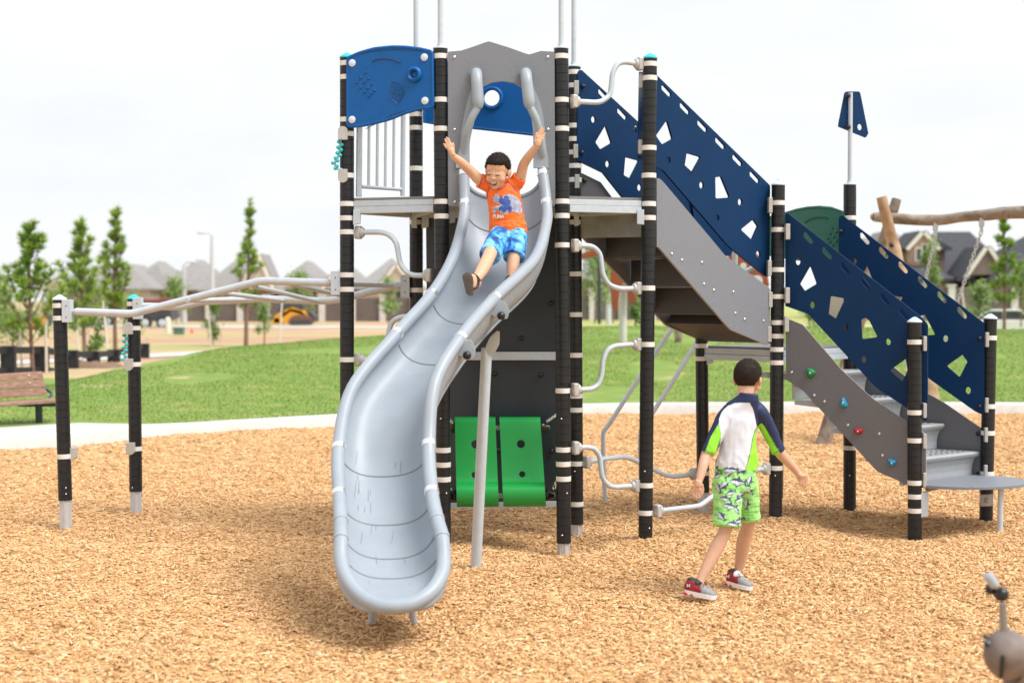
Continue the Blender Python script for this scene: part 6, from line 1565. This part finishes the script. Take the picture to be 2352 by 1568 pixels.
# ---- boundary fence with pale pillars
def bfence(label, xs_, Y, yt, yb, group):
    k = Y / FPX; root = thing('boundary_fence', label, 'fence', ((xs_[0] - 1176) * k, Y, 0), group)
    for i, x in enumerate(xs_):
        mb = MB(); z1_ = CAMZ + (690 - yt + 3) * k; z0_ = CAMZ + (690 - yb) * k - .3
        mb.box(((x - 1176) * k, Y, (z0_ + z1_) / 2), (.46, .46, z1_ - z0_)); mb.box(((x - 1176) * k, Y, z1_ + .05), (.58, .58, .12)); mb.build('pillar', M['pillar'], root)
        if i < len(xs_) - 1:
            mb = MB(); x2 = xs_[i + 1]; mb.box(((x + x2) / 2 * k - 1176 * k, Y + .05, (z0_ + z1_ - .12) / 2), ((x2 - x) * k - .46, .12, z1_ - z0_ - .12)); mb.build('fence_panel', M['fence'], root)
FG = 'brown boundary fences with pale pillars'
bfence('brown boundary fence with pale pillars behind the yellow loader', [407, 480, 552, 612, 680, 740, 810, 879, 950, 1020], 107, 683, 737, FG)
bfence('brown boundary fence behind the hanging brown boards', [1290, 1360, 1428, 1500, 1570, 1640], 107, 668, 726, FG)
bfence('tall dark fence with pale pillars behind the white car', [1960, 2035, 2110, 2184, 2254.6, 2328.5, 2400, 2470], 98, 660, 720, FG)
# ---- street lamps
def lamp(x, yt, yb, Y, arm, label):
    root = thing('street_lamp', label, 'street lamp', (V(x, yb, Y).x, Y, 0), 'street lamps along the far road'); a, b_ = V(x, yb, Y), V(x, yt, Y); a.z = -.1
    mb = MB(); mb.tube([a, lerp(a, b_, .6), b_], [.20, .15, .10], 10); mb.build('pole', M['lampm'], root)
    c_ = b_ + Vector((arm, 0, .15)); mb = MB(); mb.tube([b_ - Vector((0, 0, .1)), b_ + Vector((arm * .3, 0, .15)), c_], .05, 8); mb.build('arm', M['lampm'], root)
    mb = MB(); mb.ball(c_ + Vector((arm * .12, 0, .0)), (.38, .16, .09), 12, 7); mb.build('lamp_head', M['lampm'], root)
lamp(487, 540, 738, 99, -.65, 'tall grey street lamp left of the tallest pine, arm to the left'); lamp(423, 607, 742, 99, .55, 'shorter grey street lamp further left, arm to the right'); lamp(1398, 600, 735, 95, .6, 'grey street lamp seen beneath the upper stairs')
# ---- compact yellow track loader
LD = thing('track_loader', 'yellow compact track loader parked on the bare soil by the fence', 'loader', V(672, 744, 88)); k = 88 / FPX
lp = lambda x, y, dY=0: V(x, y, 88 + dY)
def pris(name, pts, d, m, par=LD, bev=.02): mb = MB(); mb.prism([lp(*p) for p in pts], (), (0, d, 0)); return mb.build(name, M[m], par, bev)
pris('body', [(628, 742), (630, 726), (648, 714), (660, 706), (672, 704), (690, 712), (702, 722), (706, 736), (690, 742)], 1.5, 'yellow')
pris('cab', [(638, 716), (640, 700), (646, 697), (694, 697), (698, 702), (690, 712), (672, 706), (655, 712), (650, 722)], 1.3, 'darksteel')
for dY in (-.15, 1.3):
    mb = MB(); mb.prism([lp(x, y, dY) for x, y in [(662, 744), (664, 732), (674, 724), (700, 722), (716, 732), (720, 740), (714, 746), (670, 747)]], (), (0, .38, 0)); tk_ = mb.build('track', M['track'], LD, .02)
    mb = MB()
    for x in (673, 685, 697, 709): p = lp(x, 739, dY - .03); mb.lathe([(.16, 0), (.16, .06)], p, p + Vector((0, 1, 0)), 12)
    mb.build('track_wheel', M['darksteel'], tk_)
pris('bucket', [(622, 744), (622, 738), (632, 730), (640, 728), (646, 744)], 1.7, 'yellow')
pris('lift_arm', [(640, 726), (668, 708), (700, 716), (712, 722), (710, 728), (690, 722), (668, 716), (646, 732)], .2, 'yellow')
pris('rear_guard', [(702, 716), (714, 716), (724, 726), (722, 740), (712, 732)], 1.2, 'darksteel')
# ---- dump truck, white pickup, orange machine, parked car
def wheel(par, p, r_, w_=.3):
    mb = MB(); p = Vector(p); mb.lathe([(r_ * .6, 0), (r_ * .95, 0), (r_, .04), (r_, w_ - .04), (r_ * .95, w_), (r_ * .6, w_)], p, p + Vector((0, 1, 0)), 20); t_ = mb.build('wheel', M['rubber'], par)
    mb = MB(); mb.lathe([(r_ * .6, -.01), (r_ * .5, -.03), (.06, -.03)], p, p + Vector((0, 1, 0)), 14); mb.build('rim', M['alu'], t_)
Yt = 84; TR = thing('dump_truck', 'dark dump truck with a maroon body behind the teal capped post', 'truck', V(360, 750, Yt)); tp_ = lambda x, y, dY=0: V(x, y, Yt + dY)
def tpr(name, pts, d, m, par, bev=.03, dY=0): mb = MB(); mb.prism([tp_(*p, dY) for p in pts], (), (0, d, 0)); return mb.build(name, M[m], par, bev)
tpr('dump_body', [(316, 704), (318, 688), (386, 686), (390, 706)], 2.2, 'maroon', TR); tpr('chassis', [(312, 738), (314, 706), (392, 706), (394, 730), (380, 738)], 2.1, 'darksteel', TR, dY=.05)
tpr('cab', [(284, 738), (284, 712), (292, 696), (312, 696), (312, 738)], 2.1, 'darksteel', TR)
for x in (296, 333, 372): wheel(TR, tp_(x, 741, -.1), .36)
PK = thing('pickup_truck', 'white pickup truck among the pines left of the dump truck', 'truck', V(222, 745, 90)); Yt = 90
o = tpr('body', [(190, 738), (190, 722), (204, 720), (210, 703), (234, 702), (240, 720), (256, 721), (256, 738)], 1.9, 'carwhite', PK); tpr('window', [(211, 718), (214, 706), (232, 705), (236, 718)], .06, 'glassd', o, .0, -.04)
for x in (202, 246): wheel(PK, tp_(x, 738, -.1), .38)
OM = thing('dozer', 'orange earth mover half hidden by the leftmost pine', 'machine', V(55, 755, 80)); Yt = 80
tpr('blade', [(24, 757), (34, 742), (60, 731), (78, 728), (80, 746), (64, 757)], 2.0, 'orangem', OM); tpr('cab', [(40, 738), (42, 715), (64, 713), (68, 732)], 1.5, 'darksteel', OM, dY=.2); tpr('track', [(48, 761), (52, 750), (88, 748), (92, 758), (84, 762)], .45, 'track', OM, dY=-.05)
PC = thing('parked_car', 'blue grey car behind the silver capped post on the left', 'car', V(122, 745, 86)); Yt = 86
o = tpr('body', [(96, 742), (97, 733), (106, 730), (112, 722), (134, 722), (142, 731), (150, 734), (150, 742)], 1.7, 'carblue', PC); tpr('window', [(110, 730), (114, 724), (132, 724), (138, 730)], .05, 'glassd', o, 0, -.03)
for x in (106, 140): wheel(PC, tp_(x, 742, -.06), .3, .2)
# ---- white saloon at the right, seen from its front corner
CW = thing('parked_car', 'white saloon car parked beyond the lawn at the right edge', 'car', V(2330, 757, 70)); a = R(-28); rot = Matrix.Rotation(a, 4, 'Z'); base = Vector(V(2330, 757, 70)); base.z = -.33
def cw(prof, w0, w1, name, m, par, bev=.04, sub=False):
    mb = MB(); k = len(prof); lft = [base + rot @ Vector((x, -w0 if z < .85 else -w1, z)) for x, z in prof]; rgt = [base + rot @ Vector((x, w0 if z < .85 else w1, z)) for x, z in prof]
    mb.add(lft + rgt, [(i, (i + 1) % k, k + (i + 1) % k, k + i) for i in range(k)] + [tuple(range(k - 1, -1, -1)), tuple(range(k, 2 * k))], 0, False); return mb.build(name, M[m], par, bev)
cb = cw([(-2.2, .25), (-2.25, .55), (-2.15, .80), (-1.55, .90), (1.35, .88), (2.1, .74), (2.28, .55), (2.25, .25)], .88, .86, 'body', 'carwhite', CW)
cg = cw([(-1.6, .95), (-1.0, 1.33), (.2, 1.35), (1.0, .95)], .86, .66, 'cabin_glass', 'glassd', cb); cw([(-1.15, 1.31), (-1.0, 1.40), (.18, 1.42), (.36, 1.33)], .9, .68, 'roof', 'carwhite', cb)
for sx in (-1,):
    for x0, x1 in ((-1.72, -1.05), (.28, 1.2), (-.42, -.38)):
        mb = MB(); p = [base + rot @ Vector((x, sx * y_, z)) for x, y_, z in ((x0, .87, .9), (x1, .69, 1.37))]; p = [base + rot @ Vector((min(x0, x1) if False else (x0 if x0 < -1 else x1), -.875, .89)), base + rot @ Vector((x1 if x0 < -1 else x0, -.68, 1.37))]; mb.tube(p, .045, 6); mb.build('pillar_trim', M['carwhite'], cb)
for x in (-1.4, 1.4):
    for y_ in (-.9, .68):
        p = base + rot @ Vector((x, y_, .31)); q = rot @ Vector((0, 1, 0)); mb = MB(); mb.lathe([(.2, 0), (.3, 0), (.315, .03), (.315, .18), (.3, .21)], p, p + q, 22); t_ = mb.build('wheel', M['rubber'], CW); mb = MB(); mb.lathe([(.2, -.005), (.18, -.02), (.05, -.02)], p, p + q, 16); mb.build('rim', M['alu'], t_)
for y_ in (-.66, .66): mb = MB(); mb.ball(base + rot @ Vector((2.2, y_, .62)), (.12, .2, .08), 12, 8, rot.to_3x3()); mb.build('headlight', M['lightglass'], CW)
mb = MB(); mb.box(base + rot @ Vector((2.27, 0, .42)), (.06, 1.0, .16), rot.to_3x3()); mb.build('grille', M['glassd'], CW); mb = MB(); mb.ball(base + rot @ Vector((.9, -.98, .95)), (.10, .1, .08), 10, 7); mb.build('wing_mirror', M['carwhite'], CW)
# ---- small roadside things
mb = MB(); a = V(386, 765, 66); mb.tube([a, a + Vector((0, 0, .62))], .13, 12); mb.ball(a + Vector((0, 0, .62)), .13, 12, 8); tag(mb.build('marker_post', M['trim']), 'short white marker post on the bare soil', 'post')
mb = MB(); a = V(411, 770, 62); mb.box(a + Vector((0, 0, .18)), (.42, .4, .28)); mb.box(a + Vector((0, 0, .33)), (.48, .46, .05)); tag(mb.build('utility_box', mat('box green', (.10, .17, .13), .6), None, .03), 'low green utility box on the bare soil', 'utility box')
mb = MB(); a = V(441, 770, 68); mb.box(a + Vector((0, 0, .02)), (.3, .3, .05)); mb.lathe([(.11, .03), (.02, .40), (.01, .41)], a, a + Vector((0, 0, 1)), 16); tag(mb.build('traffic_cone', mat('cone orange', (.8, .13, .03), .5)), 'small orange traffic cone beside the utility box', 'cone')

# ---- wooden spring animal whose head rises into the lower right corner
SR = thing('spring_rider', 'wooden spring rider with round grey head, dot eyes and upright handle', 'spring rider', (1.62, 4.35, 0)); YA = 4.38
M['ballwood'] = ramp_mat('greyed wood ball', [(.3, (.12, .09, .075)), (.55, (.20, .16, .14)), (.75, (.25, .215, .19))], 7, .6, 6, dist=.7, bump=.15, bscale=40)
hc = V(2313, 1502, YA); mb = MB(); mb.ball(hc, (.071, .075, .078), 32, 22); hdd = mb.build('head', M['ballwood'], SR)
for x, y, s_ in ((2268, 1478, 1), (2256, 1458, .8)):
    mb = MB(); p = V(x + (0 if s_ == 1 else 7), y + (0 if s_ == 1 else 3), YA - .055 if s_ == 1 else YA + .0); mb.ball(p, .0115 * s_, 14, 10); e_ = mb.build('eye', mat('glazed eye', (.05, .085, .095), .15), hdd); mb = MB(); mb.ball(p + Vector((-.004, -.006, 0)), .008 * s_, 12, 8); mb.build('pupil', M['blackball'], e_)
mb = MB(); P = [V(x, y, Y) for x, y, Y in ((2303, 1505, YA - .074), (2301, 1530, YA - .07), (2299, 1555, YA - .055))]; mb.tube(P, .0062, 8); mb.build('mouth_slot', M['rubber'], hdd)
mb = MB(); a, b_ = V(2306, 1462, YA), V(2303, 1385, YA); mb.tube([a, b_], [.0125, .0115], 14); hn = mb.build('handle', mat('worn steel', (.25, .25, .24), .4, .5), SR)
mb = MB(); mb.ball(V(2300, 1364, YA - .005), .0235, 18, 12); mb.ball(V(2274, 1352, YA + .01), (.016, .016, .018), 14, 10); mb.build('joint_ball', M['blackball'], hn)
mb = MB(); a, b_ = V(2287, 1345, YA - .03), V(2266, 1318, YA - .03); mb.tube([lerp(a, b_, t_) for t_ in (0, .08, .5, .92, 1)], [.012, .0155, .016, .0155, .010], 14); mb.build('hand_grip', mat('grip grey', (.36, .40, .45), .4), hn)
mb = MB(); etube(mb, [hc + Vector((.03, .03, -.06)), hc + Vector((.11, .05, -.10)), hc + Vector((.28, .05, -.12)), hc + Vector((.42, .05, -.10))], [.05, .095, .10, .05], [.05, .09, .095, .05], (0, 1, 0)); mb.build('body', M['ballwood'], SR)
mb = MB(); sp_ = hc + Vector((.24, .05, -.22)); mb.tube([sp_ + Vector((math.cos(t_) * .07, math.sin(t_) * .07, -t_ * .0068)) for t_ in np.linspace(0, 2 * math.pi * 4.2, 100)], .010, 8); mb.build('spring', M['darksteel'], SR)
